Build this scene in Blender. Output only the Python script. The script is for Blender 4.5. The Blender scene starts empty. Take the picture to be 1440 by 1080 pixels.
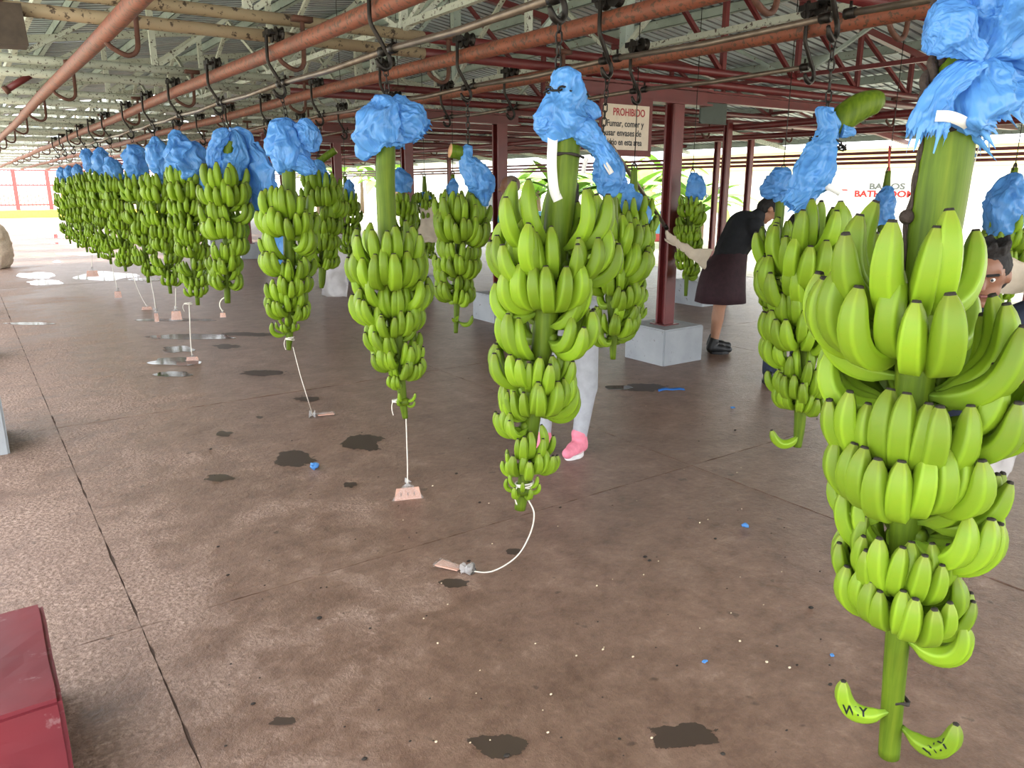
import bpy, bmesh, math, random
from mathutils import Vector, Matrix, noise, Euler
import numpy as np
R = math.radians
S = bpy.context.scene
COL = S.collection
D = bpy.data

# ------------------------------------------------------------------ camera
FPX, CX, CY, HY, VX, HC = 1082.0, 720.0, 540.0, 262.0, -65.0, 1.6
PITCH = math.atan((CY - HY) / FPX)
PSI = math.atan((CX - VX) / math.hypot(FPX, CY - HY))
FW = Vector((math.sin(PSI) * math.cos(PITCH), math.cos(PSI) * math.cos(PITCH), -math.sin(PITCH)))
RT = Vector((math.cos(PSI), -math.sin(PSI), 0))
UP = RT.cross(FW)
HEAD = Vector((math.sin(PSI), math.cos(PSI), 0))
EYE = Vector((0, 0, HC))
cd = D.cameras.new('camera'); cam = D.objects.new('camera', cd); COL.objects.link(cam)
cd.sensor_fit = 'HORIZONTAL'; cd.sensor_width = 36; cd.lens = 36 * FPX / 1440
cd.clip_start = 0.05; cd.clip_end = 400
cam.matrix_world = Matrix((RT.to_4d(), UP.to_4d(), (-FW).to_4d(), (0, 0, 0, 1))).transposed()
for i in range(3): cam.matrix_world[3][i] = 0
cam.location = EYE
S.camera = cam

# ------------------------------------------------------------------ world, sun, exposure
w = D.worlds.new('world'); S.world = w; w.use_nodes = True
wn = w.node_tree; bg = wn.nodes['Background']
bg.inputs[0].default_value = (0.93, 0.96, 1.0, 1); bg.inputs[1].default_value = 4.2
sl = D.lights.new('sun', 'SUN'); sun = D.objects.new('sun', sl); COL.objects.link(sun)
sl.energy = 6.5; sl.angle = R(8); sl.color = (1.0, 0.95, 0.86)
sun.rotation_euler = Euler((R(-10), R(-9), 0))
vs = S.view_settings
vs.view_transform = 'Standard'; vs.look = 'None'; vs.gamma = 1; vs.use_curve_mapping = False
vs.exposure = 0.35

# ------------------------------------------------------------------ pixel helpers (metres out)
def ray(x, y): return (FW * FPX + RT * (x - CX) + UP * (CY - y)).normalized()
def at(px, py, X, Y, toward=0.0):
    d = ray(px, py); t = ((X * HEAD.x + Y * HEAD.y) - toward - EYE.dot(HEAD)) / d.dot(HEAD)
    return EYE + d * t
def mpp(X, Y): return (Vector((X, Y, 1.2)) - EYE).dot(FW) / FPX
def on_floor(px, py, z=0.0):
    d = ray(px, py); return EYE + d * ((z - HC) / d.z)

# ------------------------------------------------------------------ materials
def nt(name):
    m = D.materials.new(name); m.use_nodes = True
    n = m.node_tree.nodes; l = m.node_tree.links
    return m, n, l, n['Principled BSDF']
def rgba(c): return (c[0], c[1], c[2], 1)
def noise_node(n, l, scale, detail=4, rough=.6, coord='Object', vec=None):
    t = n.new('ShaderNodeTexNoise'); t.inputs['Scale'].default_value = scale
    t.inputs['Detail'].default_value = detail; t.inputs['Roughness'].default_value = rough
    if vec is None:
        c = n.new('ShaderNodeTexCoord'); vec = c.outputs[coord]
    l.new(vec, t.inputs['Vector']); return t
def ramp(n, l, src, stops):
    r = n.new('ShaderNodeValToRGB'); e = r.color_ramp.elements
    e[0].position, e[0].color = stops[0][0], rgba(stops[0][1]); e[1].position, e[1].color = stops[-1][0], rgba(stops[-1][1])
    for p, c in stops[1:-1]:
        x = e.new(p); x.color = rgba(c)
    l.new(src, r.inputs[0]); return r
def bump(n, l, src, b, strength=.3, dist=.01):
    k = n.new('ShaderNodeBump'); k.inputs['Strength'].default_value = strength; k.inputs['Distance'].default_value = dist
    l.new(src, k.inputs['Height']); l.new(k.outputs[0], b.inputs['Normal']); return k
def plain(name, c, rough=.5, metal=0.0, var=.15, scale=12, bmp=0.0):
    m, n, l, b = nt(name)
    t = noise_node(n, l, scale)
    lo = tuple(max(0, v * (1 - var)) for v in c); hi = tuple(min(1, v * (1 + var)) for v in c)
    r = ramp(n, l, t.outputs[0], [(.3, lo), (.7, hi)])
    l.new(r.outputs[0], b.inputs['Base Color'])
    b.inputs['Roughness'].default_value = rough; b.inputs['Metallic'].default_value = metal
    if bmp: bump(n, l, t.outputs[0], b, bmp)
    return m
def chipped(name, c, chip, scale=30, cut=.55, rough=.5, c2=None, bmp=.3):
    m, n, l, b = nt(name)
    t = noise_node(n, l, scale, 5, .65); t2 = noise_node(n, l, 3, 3)
    base = ramp(n, l, t2.outputs[0], [(.35, c), (.7, c2 or tuple(v * .75 for v in c))])
    msk = ramp(n, l, t.outputs[0], [(cut, (0, 0, 0)), (cut + .05, (1, 1, 1))])
    mx = n.new('ShaderNodeMix'); mx.data_type = 'RGBA'
    l.new(msk.outputs[0], mx.inputs[0]); l.new(base.outputs[0], mx.inputs[6]); mx.inputs[7].default_value = rgba(chip)
    l.new(mx.outputs[2], b.inputs['Base Color']); b.inputs['Roughness'].default_value = rough
    bump(n, l, msk.outputs[0], b, -bmp, .002)
    return m
M = {}
M['rail'] = chipped('rail_rust_paint', (.235, .066, .034), (.085, .04, .025), 42, .53, .6, (.165, .05, .03))
M['red'] = chipped('dark_red_paint', (.155, .022, .022), (.09, .05, .04), 26, .66, .38, (.11, .018, .02))
M['tan'] = chipped('tan_chipped_paint', (.36, .28, .18), (.07, .045, .03), 24, .57, .6, (.34, .25, .16))
M['pale'] = chipped('pale_green_chipped_paint', (.50, .52, .44), (.07, .045, .035), 32, .57, .6, (.42, .44, .36))
M['purlin'] = chipped('grey_green_purlin', (.40, .47, .42), (.14, .10, .07), 20, .62, .55)
M['hook'] = plain('dark_greased_iron', (.022, .018, .016), .42, .7, .4)
M['rustiron'] = plain('rusty_iron', (.11, .045, .03), .7, .2, .4)
M['ropebrown'] = plain('dark_brown_rope', (.035, .022, .016), .8, 0, .4, 90, .5)
M['rod'] = plain('brown_grey_rod', (.15, .115, .09), .4, .6, .3)
M['greypaint'] = chipped('grey_block_paint', (.36, .38, .40), (.16, .15, .14), 20, .64, .6, (.28, .30, .32))
M['redblock'] = chipped('red_block_paint', (.17, .016, .024), (.20, .085, .09), 9, .60, .5, (.12, .012, .02))
M['bag'] = None
M['white'] = plain('white_ribbon', (.75, .74, .72), .6, 0, .06)
M['cord'] = plain('white_cord', (.70, .66, .58), .8, 0, .12, 80)
M['card'] = plain('pink_brick_card', (.62, .36, .27), .7, 0, .12)
M['ink'] = plain('ink', (.03, .03, .035), .6)
M['foam'] = plain('beige_foam_sheet', (.62, .53, .42), .75, 0, .10, 10, .2)
M['skin'] = plain('skin', (.40, .20, .12), .5, 0, .1, 8)
M['skindark'] = plain('skin_brown', (.22, .10, .06), .45, 0, .1, 8)
M['hair'] = plain('black_hair', (.009, .007, .007), .75, 0, .3, 60, .5)
M['greyhair'] = plain('shaved_grey_hair', (.20, .14, .11), .6)
M['blackcloth'] = plain('black_cloth', (.010, .011, .015), .8, 0, .3, 20)
M['maroon'] = plain('dark_maroon_cloth', (.035, .012, .018), .8, 0, .3, 20)
M['greycloth'] = plain('grey_leggings', (.36, .37, .40), .8, 0, .1, 20)
M['whitecloth'] = plain('pale_grey_cloth', (.55, .55, .58), .8, 0, .1, 20)
M['teal'] = plain('teal_cloth', (.03, .28, .30), .8, 0, .15, 20)
M['navy'] = plain('navy_cloth', (.015, .022, .045), .8, 0, .3, 20)
M['pink'] = plain('pink_canvas', (.75, .22, .30), .7, 0, .1, 30)
M['rubber'] = plain('white_rubber', (.72, .70, .70), .5)
M['blackrubber'] = plain('black_shoe', (.012, .012, .013), .5)
M['eyewhite'] = plain('eye_white', (.7, .68, .64), .3)
M['lip'] = plain('lips', (.22, .08, .07), .5)
M['signboard'] = plain('sign_backing', (.12, .02, .02), .6)
M['signpaper'] = plain('sign_panel', (.60, .50, .40), .6, 0, .08)
M['signred'] = plain('sign_red', (.34, .02, .03), .6)
M['dkgreen'] = plain('dark_green_metal', (.035, .05, .04), .5)
M['wallwhite'] = plain('white_wall', (.80, .80, .78), .8, 0, .03, 2)
M['wallyellow'] = plain('yellow_fascia', (.80, .62, .25), .8, 0, .05, 2)
M['textgrey'] = plain('grey_lettering', (.10, .11, .11), .8)
M['textred'] = plain('red_lettering', (.40, .012, .012), .8)
M['gatered'] = plain('gate_red', (.50, .07, .07), .6)
M['mural'] = plain('blue_low_wall', (.15, .38, .60), .7)
M['lampbox'] = plain('brown_metal_box', (.06, .042, .03), .6, .2, .3)
M['leafbright'] = plain('bright_leaf', (.22, .40, .05), .6, 0, .4, 3)
M['trunk'] = plain('trunk_brown', (.16, .11, .07), .9)
M['dirtbase'] = plain('joint_dirt', (.10, .066, .052), .9)
M['cut'] = chipped('cut_pith', (.72, .60, .42), (.50, .30, .22), 90, .58, .7)
M['cutdry'] = plain('dry_cut_end', (.55, .30, .15), .8, 0, .2, 30)
M['tip'] = plain('black_tip', (.022, .016, .012), .8, 0, .4, 60)

def m_banana():
    m, n, l, b = nt('green_banana_peel')
    uv = n.new('ShaderNodeUVMap'); sx = n.new('ShaderNodeSeparateXYZ'); l.new(uv.outputs[0], sx.inputs[0])
    r = ramp(n, l, sx.outputs[0], [(0, (.10, .18, .016)), (.16, (.205, .325, .022)), (.45, (.192, .318, .014)), (.85, (.168, .272, .013)), (1, (.20, .25, .03))])
    vv = n.new('ShaderNodeMath'); vv.operation = 'MULTIPLY'; vv.inputs[1].default_value = 10*math.pi; l.new(sx.outputs[1], vv.inputs[0])
    cs_ = n.new('ShaderNodeMath'); cs_.operation = 'COSINE'; l.new(vv.outputs[0], cs_.inputs[0])
    rg_ = n.new('ShaderNodeMapRange'); rg_.inputs[1].default_value = .55; rg_.inputs[2].default_value = 1; rg_.inputs[3].default_value = 1; rg_.inputs[4].default_value = 1.22; l.new(cs_.outputs[0], rg_.inputs[0])
    t = noise_node(n, l, 14, 4)
    oi = n.new('ShaderNodeObjectInfo')
    hsv = n.new('ShaderNodeHueSaturation')
    mr = n.new('ShaderNodeMapRange'); mr.inputs[3].default_value = .70; mr.inputs[4].default_value = 1.15
    l.new(oi.outputs['Random'], mr.inputs[0])
    mh = n.new('ShaderNodeMapRange'); mh.inputs[3].default_value = .488; mh.inputs[4].default_value = .512
    l.new(t.outputs[0], mh.inputs[0]); l.new(mh.outputs[0], hsv.inputs['Hue'])
    vm = n.new('ShaderNodeMath'); vm.operation = 'MULTIPLY'; l.new(mr.outputs[0], vm.inputs[0]); l.new(rg_.outputs[0], vm.inputs[1]); l.new(vm.outputs[0], hsv.inputs['Value']); l.new(r.outputs[0], hsv.inputs['Color'])
    t2 = noise_node(n, l, 130, 2, .5)
    sp = ramp(n, l, t2.outputs[0], [(.735, (1, 1, 1)), (.77, (.22, .16, .10))])
    mx = n.new('ShaderNodeMix'); mx.data_type = 'RGBA'; mx.blend_type = 'MULTIPLY'; mx.inputs[0].default_value = .8
    l.new(hsv.outputs[0], mx.inputs[6]); l.new(sp.outputs[0], mx.inputs[7])
    l.new(mx.outputs[2], b.inputs['Base Color'])
    b.inputs['Roughness'].default_value = .45; b.inputs['Specular IOR Level'].default_value = .3
    b.inputs['Subsurface Weight'].default_value = 0
    return m
M['banana'] = m_banana()
def m_stem():
    m, n, l, b = nt('green_stalk')
    c = n.new('ShaderNodeTexCoord'); mp = n.new('ShaderNodeMapping'); mp.inputs['Scale'].default_value = (60, 60, 3)
    l.new(c.outputs['Object'], mp.inputs[0])
    t = noise_node(n, l, 1, 4, .6, vec=mp.outputs[0])
    t2 = noise_node(n, l, 5, 3)
    r = ramp(n, l, t.outputs[0], [(.25, (.055, .10, .006)), (.5, (.10, .165, .009)), (.8, (.165, .23, .016))])
    r2 = ramp(n, l, t2.outputs[0], [(.3, (.75, .72, .6)), (.65, (1, 1, 1))])
    mx = n.new('ShaderNodeMix'); mx.data_type = 'RGBA'; mx.blend_type = 'MULTIPLY'; mx.inputs[0].default_value = 1
    l.new(r.outputs[0], mx.inputs[6]); l.new(r2.outputs[0], mx.inputs[7])
    l.new(mx.outputs[2], b.inputs['Base Color']); b.inputs['Roughness'].default_value = .5; b.inputs['Specular IOR Level'].default_value = .22
    bump(n, l, t.outputs[0], b, .25, .004)
    return m
M['stem'] = m_stem()
def m_film(name, col, transl=.35, rough=.25, alpha=1.0, bmp=.5):
    m, n, l, b = nt(name)
    at_ = n.new('ShaderNodeAttribute'); at_.attribute_name = 'fold'
    t = noise_node(n, l, 24, 3, .55, vec=at_.outputs['Vector']); t2 = noise_node(n, l, 7, 3)
    r = ramp(n, l, t2.outputs[0], [(.3, tuple(v * .82 for v in col)), (.7, col)])
    l.new(r.outputs[0], b.inputs['Base Color']); b.inputs['Roughness'].default_value = rough
    k = bump(n, l, t.outputs[0], b, bmp, .022)
    tr = n.new('ShaderNodeBsdfTranslucent'); l.new(r.outputs[0], tr.inputs[0]); l.new(k.outputs[0], tr.inputs['Normal'])
    mix = n.new('ShaderNodeMixShader'); mix.inputs[0].default_value = transl
    l.new(b.outputs[0], mix.inputs[1]); l.new(tr.outputs[0], mix.inputs[2])
    out = n['Material Output']; last = mix
    if alpha < 1:
        tp = n.new('ShaderNodeBsdfTransparent'); m2 = n.new('ShaderNodeMixShader'); m2.inputs[0].default_value = alpha
        l.new(tp.outputs[0], m2.inputs[1]); l.new(mix.outputs[0], m2.inputs[2]); last = m2
    l.new(last.outputs[0], out.inputs[0]); return m
M['bag'] = m_film('blue_plastic_film', (.145, .42, .90), bmp=.7)
M['clear'] = m_film('clear_plastic_film', (.82, .80, .80), .3, .15, .24, .7)
M['clearthick'] = m_film('crumpled_clear_plastic', (.72, .69, .68), .35, .2, .85, .8)
def m_floor():
    m, n, l, b = nt('worn_brown_concrete')
    c = n.new('ShaderNodeTexCoord'); V = c.outputs['Object']
    big = noise_node(n, l, .9, 5, .6, vec=V); mid = noise_node(n, l, 5, 6, .7, vec=V); fine = noise_node(n, l, 48, 5, .72, vec=V)
    vor = n.new('ShaderNodeTexVoronoi'); vor.inputs['Scale'].default_value = 55; l.new(V, vor.inputs[0])
    m25 = noise_node(n, l, 22, 6, .75, vec=V)
    mm = n.new('ShaderNodeMix'); mm.inputs[0].default_value = .45; l.new(mid.outputs[0], mm.inputs[2]); l.new(m25.outputs[0], mm.inputs[3])
    base = ramp(n, l, mm.outputs[0], [(.30, (.078, .042, .028)), (.44, (.162, .092, .064)), (.56, (.232, .142, .102)), (.74, (.40, .275, .215))])
    mp = n.new('ShaderNodeMapping'); mp.inputs['Scale'].default_value = (.6, .6, .6); l.new(V, mp.inputs[0])
    tint = ramp(n, l, big.outputs[0], [(.3, (.78, .76, .74)), (.55, (1, 1, 1)), (.75, (1.12, 1.1, 1.08))])
    mx = n.new('ShaderNodeMix'); mx.data_type = 'RGBA'; mx.blend_type = 'MULTIPLY'; mx.inputs[0].default_value = 1
    l.new(base.outputs[0], mx.inputs[6]); l.new(tint.outputs[0], mx.inputs[7])
    # exposed aggregate where the skin of the concrete has worn off
    sx = n.new('ShaderNodeSeparateXYZ'); l.new(V, sx.inputs[0])
    def mth(op, a, bb, cl=False):
        k = n.new('ShaderNodeMath'); k.operation = op; k.use_clamp = cl
        for i, v in enumerate((a, bb)):
            if isinstance(v, (int, float)): k.inputs[i].default_value = v
            else: l.new(v, k.inputs[i])
        return k.outputs[0]
    gx = mth('MULTIPLY', mth('SUBTRACT', 1.15, sx.outputs[0]), .45)
    wear = mth('ADD', mth('MULTIPLY', mth('SUBTRACT', big.outputs[0], .5), 2.6), gx)
    wear = mth('ADD', wear, mth('MULTIPLY', mth('SUBTRACT', mid.outputs[0], .5), 1.6))
    wm = n.new('ShaderNodeMapRange'); wm.inputs[1].default_value = .05; wm.inputs[2].default_value = .75; l.new(wear, wm.inputs[0])
    agg = ramp(n, l, fine.outputs[0], [(.32, (.11, .064, .045)), (.5, (.34, .225, .172)), (.66, (.66, .48, .39))])
    m2 = n.new('ShaderNodeMix'); m2.data_type = 'RGBA'
    l.new(mth('MULTIPLY', wm.outputs[0], .75), m2.inputs[0]); l.new(mx.outputs[2], m2.inputs[6]); l.new(agg.outputs[0], m2.inputs[7])
    # small dark spatters
    sp = noise_node(n, l, 11, 2, .5, vec=V)
    spm = ramp(n, l, sp.outputs[0], [(.70, (1, 1, 1)), (.745, (.45, .42, .40))])
    m3 = n.new('ShaderNodeMix'); m3.data_type = 'RGBA'; m3.blend_type = 'MULTIPLY'; m3.inputs[0].default_value = 1
    l.new(m2.outputs[2], m3.inputs[6]); l.new(spm.outputs[0], m3.inputs[7])
    l.new(m3.outputs[2], b.inputs['Base Color'])
    rr = n.new('ShaderNodeMapRange'); rr.inputs[3].default_value = .38; rr.inputs[4].default_value = .75; l.new(wm.outputs[0], rr.inputs[0])
    l.new(rr.outputs[0], b.inputs['Roughness'])
    f2 = noise_node(n, l, 150, 4, .75, vec=V)
    grain = mth('ADD', mth('MULTIPLY', fine.outputs[0], .55), mth('ADD', mth('MULTIPLY', f2.outputs[0], .25), mth('MULTIPLY', vor.outputs[0], -.35)))
    h = mth('ADD', mth('MULTIPLY', mth('MULTIPLY', grain, wm.outputs[0]), 1.0), mth('MULTIPLY', m25.outputs[0], .30))
    h = mth('ADD', h, mth('MULTIPLY', fine.outputs[0], .10))
    bump(n, l, h, b, .9, .026)
    return m
M['floor'] = m_floor()
def m_wet(name, c, rough):
    m, n, l, b = nt(name)
    t = noise_node(n, l, 14, 4); r = ramp(n, l, t.outputs[0], [(.3, tuple(v * .7 for v in c)), (.7, c)])
    l.new(r.outputs[0], b.inputs['Base Color']); b.inputs['Roughness'].default_value = rough
    bump(n, l, t.outputs[0], b, .06, .004); return m
M['water'] = m_wet('standing_water', (.05, .04, .035), .06)
def m_damp():
    m, n, l, b = nt('damp_patch'); b.inputs['Base Color'].default_value = (.062, .042, .032, 1); b.inputs['Roughness'].default_value = .42
    uv = n.new('ShaderNodeUVMap'); sx = n.new('ShaderNodeSeparateXYZ'); l.new(uv.outputs[0], sx.inputs[0]); t = noise_node(n, l, 16, 5, .65)
    a = n.new('ShaderNodeMath'); a.operation = 'MULTIPLY_ADD'; l.new(t.outputs[0], a.inputs[0]); a.inputs[1].default_value = .75; l.new(sx.outputs[0], a.inputs[2])
    r = ramp(n, l, a.outputs[0], [(.98, (.86, .86, .86)), (1.36, (0, 0, 0))])
    tp = n.new('ShaderNodeBsdfTransparent'); mx = n.new('ShaderNodeMixShader'); l.new(r.outputs[0], mx.inputs[0]); l.new(tp.outputs[0], mx.inputs[1]); l.new(b.outputs[0], mx.inputs[2])
    l.new(mx.outputs[0], n['Material Output'].inputs[0]); return m
M['damp'] = m_damp()
def m_roof():
    m, n, l, b = nt('galvanised_sheet')
    t = noise_node(n, l, 1.4, 4, .6); t2 = noise_node(n, l, 40, 3)
    r = ramp(n, l, t.outputs[0], [(.3, (.44, .54, .58)), (.5, (.56, .65, .69)), (.72, (.60, .56, .53))])
    sp = ramp(n, l, t2.outputs[0], [(.70, (1, 1, 1)), (.76, (.4, .33, .28))])
    mx = n.new('ShaderNodeMix'); mx.data_type = 'RGBA'; mx.blend_type = 'MULTIPLY'; mx.inputs[0].default_value = 1
    l.new(r.outputs[0], mx.inputs[6]); l.new(sp.outputs[0], mx.inputs[7])
    l.new(mx.outputs[2], b.inputs['Base Color']); b.inputs['Roughness'].default_value = .5; b.inputs['Metallic'].default_value = .15
    return m
M['roof'] = m_roof()
M['groove_shade'] = plain('painted_groove_shade', (.25, .27, .28), .7, .1, .3, 3)  # groove shade of the corrugation, put into the colour
def m_ground():
    m, n, l, b = nt('sunny_yard_ground')
    t = noise_node(n, l, .25, 4); t2 = noise_node(n, l, 6, 4)
    r = ramp(n, l, t.outputs[0], [(.35, (.46, .46, .30)), (.6, (.62, .58, .46))])
    r2 = ramp(n, l, t2.outputs[0], [(.3, (.7, .7, .7)), (.7, (1.1, 1.1, 1.1))])
    mx = n.new('ShaderNodeMix'); mx.data_type = 'RGBA'; mx.blend_type = 'MULTIPLY'; mx.inputs[0].default_value = 1
    l.new(r.outputs[0], mx.inputs[6]); l.new(r2.outputs[0], mx.inputs[7])
    l.new(mx.outputs[2], b.inputs['Base Color']); b.inputs['Roughness'].default_value = .9
    return m
M['ground'] = m_ground()

# ------------------------------------------------------------------ mesh builder
class MB:
    def __init__(s): s.v = []; s.f = []; s.mi = []; s.attr = None
    def add(s, vs, fs, mi=0):
        o = len(s.v); s.v += [tuple(p) for p in vs]; s.f += [tuple(i + o for i in f) for f in fs]; s.mi += [mi] * len(fs); return o
    def box(s, lo, hi, mi=0, mat=None):
        x0, y0, z0 = lo; x1, y1, z1 = hi
        vs = [Vector(p) for p in ((x0,y0,z0),(x1,y0,z0),(x1,y1,z0),(x0,y1,z0),(x0,y0,z1),(x1,y0,z1),(x1,y1,z1),(x0,y1,z1))]
        if mat is not None: vs = [mat @ p for p in vs]
        s.add(vs, [(0,3,2,1),(4,5,6,7),(0,1,5,4),(1,2,6,5),(2,3,7,6),(3,0,4,7)], mi)
    def bar(s, a, b, wx, wy, mi=0, upv=(0, 0, 1)):
        a, b = Vector(a), Vector(b); d = (b - a); L = d.length; z = d.normalized(); u = Vector(upv)
        if abs(z.dot(u)) > .95: u = Vector((0, 1, 0))
        x = u.cross(z).normalized(); y = z.cross(x)
        m = Matrix((x.to_4d(), y.to_4d(), z.to_4d(), a.to_4d())).transposed(); m[3][0] = m[3][1] = m[3][2] = 0; m[3][3] = 1
        s.box((-wx/2, -wy/2, 0), (wx/2, wy/2, L), mi, m)
    def tube(s, pts, rad, n=8, mi=0, cap=True, closed=False, prof=None, uvs=False):
        pts = [Vector(p) for p in pts]; k = len(pts)
        if not hasattr(rad, '__len__'): rad = [rad] * k
        tan = []
        for i in range(k):
            a = pts[(i - 1) % k] if closed else pts[max(i - 1, 0)]; b = pts[(i + 1) % k] if closed else pts[min(i + 1, k - 1)]
            t = b - a; tan.append(t.normalized() if t.length > 1e-9 else Vector((0, 0, 1)))
        u = Vector((0, 0, 1)) if abs(tan[0].z) < .9 else Vector((0, 1, 0))
        x = (u - tan[0] * u.dot(tan[0])).normalized(); vs = []
        for i in range(k):
            x = (x - tan[i] * x.dot(tan[i])); x = x.normalized() if x.length > 1e-9 else Vector((1, 0, 0)); y = tan[i].cross(x)
            for j in range(n):
                a = 2 * math.pi * j / n; q = prof[j] if prof else 1
                vs.append(pts[i] + (x * math.cos(a) + y * math.sin(a)) * rad[i] * q)
        fs = []
        for i in range(k if closed else k - 1):
            i2 = (i + 1) % k
            for j in range(n):
                j2 = (j + 1) % n; fs.append((i*n+j, i*n+j2, i2*n+j2, i2*n+j))
        if cap and not closed:
            fs.append(tuple(reversed(range(n)))); fs.append(tuple((k-1)*n+j for j in range(n)))
        return s.add(vs, fs, mi)
    def prism(s, poly, z0, z1, mi=0):
        n = len(poly); vs = [(p[0], p[1], z0) for p in poly] + [(p[0], p[1], z1) for p in poly]
        fs = [tuple(reversed(range(n))), tuple(range(n, 2*n))] + [(i, (i+1) % n, n+(i+1) % n, n+i) for i in range(n)]
        s.add(vs, fs, mi)
    def ball(s, c, r, nu=10, nv=7, mi=0, mat=None):
        if not hasattr(r, '__len__'): r = (r, r, r)
        c = Vector(c); vs = [Vector((0, 0, -1))]
        for i in range(1, nv):
            a = -math.pi/2 + math.pi*i/nv
            for j in range(nu):
                b = 2*math.pi*j/nu; vs.append(Vector((math.cos(a)*math.cos(b), math.cos(a)*math.sin(b), math.sin(a))))
        vs.append(Vector((0, 0, 1))); L = len(vs) - 1
        fs = [(0, 1+(j+1) % nu, 1+j) for j in range(nu)]
        for i in range(nv-2):
            for j in range(nu):
                a = 1+i*nu; fs.append((a+j, a+(j+1) % nu, a+nu+(j+1) % nu, a+nu+j))
        a = 1+(nv-2)*nu; fs += [(a+j, a+(j+1) % nu, L) for j in range(nu)]
        vs = [Vector((p.x*r[0], p.y*r[1], p.z*r[2])) for p in vs]
        if mat is not None: vs = [mat @ p for p in vs]
        s.add([p + c for p in vs], fs, mi)
    def mesh(s, name, mats, smooth=True, fix=False):
        me = D.meshes.new(name); me.from_pydata(s.v, [], s.f)
        for m in (mats if isinstance(mats, (list, tuple)) else [mats]): me.materials.append(m)
        if any(s.mi): me.polygons.foreach_set('material_index', s.mi)
        if smooth: me.polygons.foreach_set('use_smooth', [True] * len(s.f))
        if fix:
            bm = bmesh.new(); bm.from_mesh(me); bmesh.ops.recalc_face_normals(bm, faces=bm.faces); bm.to_mesh(me); bm.free()
        if s.attr is not None and len(s.attr) == len(s.v):
            me.attributes.new('fold', 'FLOAT_VECTOR', 'POINT').data.foreach_set('vector', np.array(s.attr).ravel())
        me.update(); return me
    def obj(s, name, mats, parent=None, smooth=True, **k):
        return link(name, s.mesh(name, mats, smooth, **k), parent)
def link(name, me, parent=None, mat=None):
    o = D.objects.new(name, me); COL.objects.link(o)
    if parent is not None: o.parent = parent
    if mat is not None: o.matrix_basis = mat
    return o
def empty(name, loc=(0, 0, 0), rz=0):
    o = D.objects.new(name, None); COL.objects.link(o); o.location = loc; o.rotation_euler = (0, 0, rz); o.empty_display_size = .05; return o
def tag(o, label, cat, group=None):
    o['label'] = label; o['category'] = cat
    if group: o['group'] = group
    return o
def struct(o): o['kind'] = 'structure'; return o
def crom(pts, n):
    "Catmull-Rom through points (any dimension), n samples per span"
    P = np.array(pts, float); out = []
    P = np.vstack([2*P[0]-P[1], P, 2*P[-1]-P[-2]])
    for i in range(1, len(P)-2):
        for k in range(n):
            t = k/n; a, b, c, d = P[i-1], P[i], P[i+1], P[i+2]
            out.append(.5*((2*b)+(-a+c)*t+(2*a-5*b+4*c-d)*t*t+(-a+3*b-3*c+d)*t**3))
    out.append(P[-2]); return np.array(out)
def flat(me):
    me.polygons.foreach_set('use_smooth', [False]*len(me.polygons)); return me
def text(name, body, size, mat, parent, m, extrude=.002, bold=0.0):
    c = D.curves.new(name, 'FONT'); c.body = body; c.size = size; c.extrude = extrude; c.offset = bold*size; c.align_x = 'LEFT'
    c.materials.append(mat); c.resolution_u = 3
    o = D.objects.new('tmp', c); COL.objects.link(o); dg = bpy.context.evaluated_depsgraph_get(); dg.update()
    me = D.meshes.new_from_object(o.evaluated_get(dg)); D.objects.remove(o); me.name = name
    return link(name, me, parent, m)
ORD = ['first', 'second', 'third', 'fourth', 'fifth', 'sixth', 'seventh', 'eighth', 'ninth', 'tenth', 'eleventh', 'twelfth', 'thirteenth', 'fourteenth', 'fifteenth', 'sixteenth', 'seventeenth', 'eighteenth', 'nineteenth', 'twentieth']

# ================================================================== STRUCTURE
# ---- floor of cast slabs with worn joints
floor = struct(empty('floor'))
xs = [-1.1, .34, 3.34, 6.34, 9.34, 11.6]; ys = [-3.3, -.2, 2.9, 5.9, 8.9, 11.9, 14.9, 17.9, 20.9, 24, 27, 30, 33, 36, 39, 42, 44.6]
rng = random.Random(5)
def jit(p, seed, a): return a * (noise.noise(Vector((p[0]*9, p[1]*9, seed))) + .6*noise.noise(Vector((p[0]*31, p[1]*31, seed+4))))
for i in range(len(xs)-1):
    for j in range(len(ys)-1):
        x0, x1, y0, y1 = xs[i], xs[i+1], ys[j], ys[j+1]
        near = y0 < 12; st = .045 if near else .4; a = .010 if near else .004; g = .0025 if True else 0
        pts = []
        for (ax, ay), (bx, by), (nx, ny) in (((x0,y0),(x1,y0),(0,1)), ((x1,y0),(x1,y1),(-1,0)), ((x1,y1),(x0,y1),(0,-1)), ((x0,y1),(x0,y0),(1,0))):
            L = math.hypot(bx-ax, by-ay); k = max(2, int(L/st))
            for q in range(k):
                t = q/k; px, py = ax+(bx-ax)*t, ay+(by-ay)*t
                d = g + max(-g*.9, jit((px, py), 1.0 if nx else 7.0, a) * (.35 if q < 2 or q > k-3 else 1)*(1 if (nx+ny) > 0 else .35)) + max(0, noise.noise(Vector((px*2.1, py*2.1, 30)))-.42)*.05*(1 if near else 0)
                pts.append((px+nx*d, py+ny*d))
        b = MB(); dz = rng.uniform(-.0015, 0); b.prism(pts, -.05, dz)
        b.obj('slab', M['floor'], floor, smooth=False)
b = MB(); b.box((-1.3, -3.5, -.12), (11.7, 44.8, -.009)); b.obj('slab_bed', M['dirtbase'], floor, smooth=False)
b = MB()
b.add([(-120, -80, -.13), (160, -80, -.13), (160, 200, -.13), (-120, 200, -.13)], [(0, 1, 2, 3)])
struct(b.obj('ground', M['ground'], smooth=False))

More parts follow.
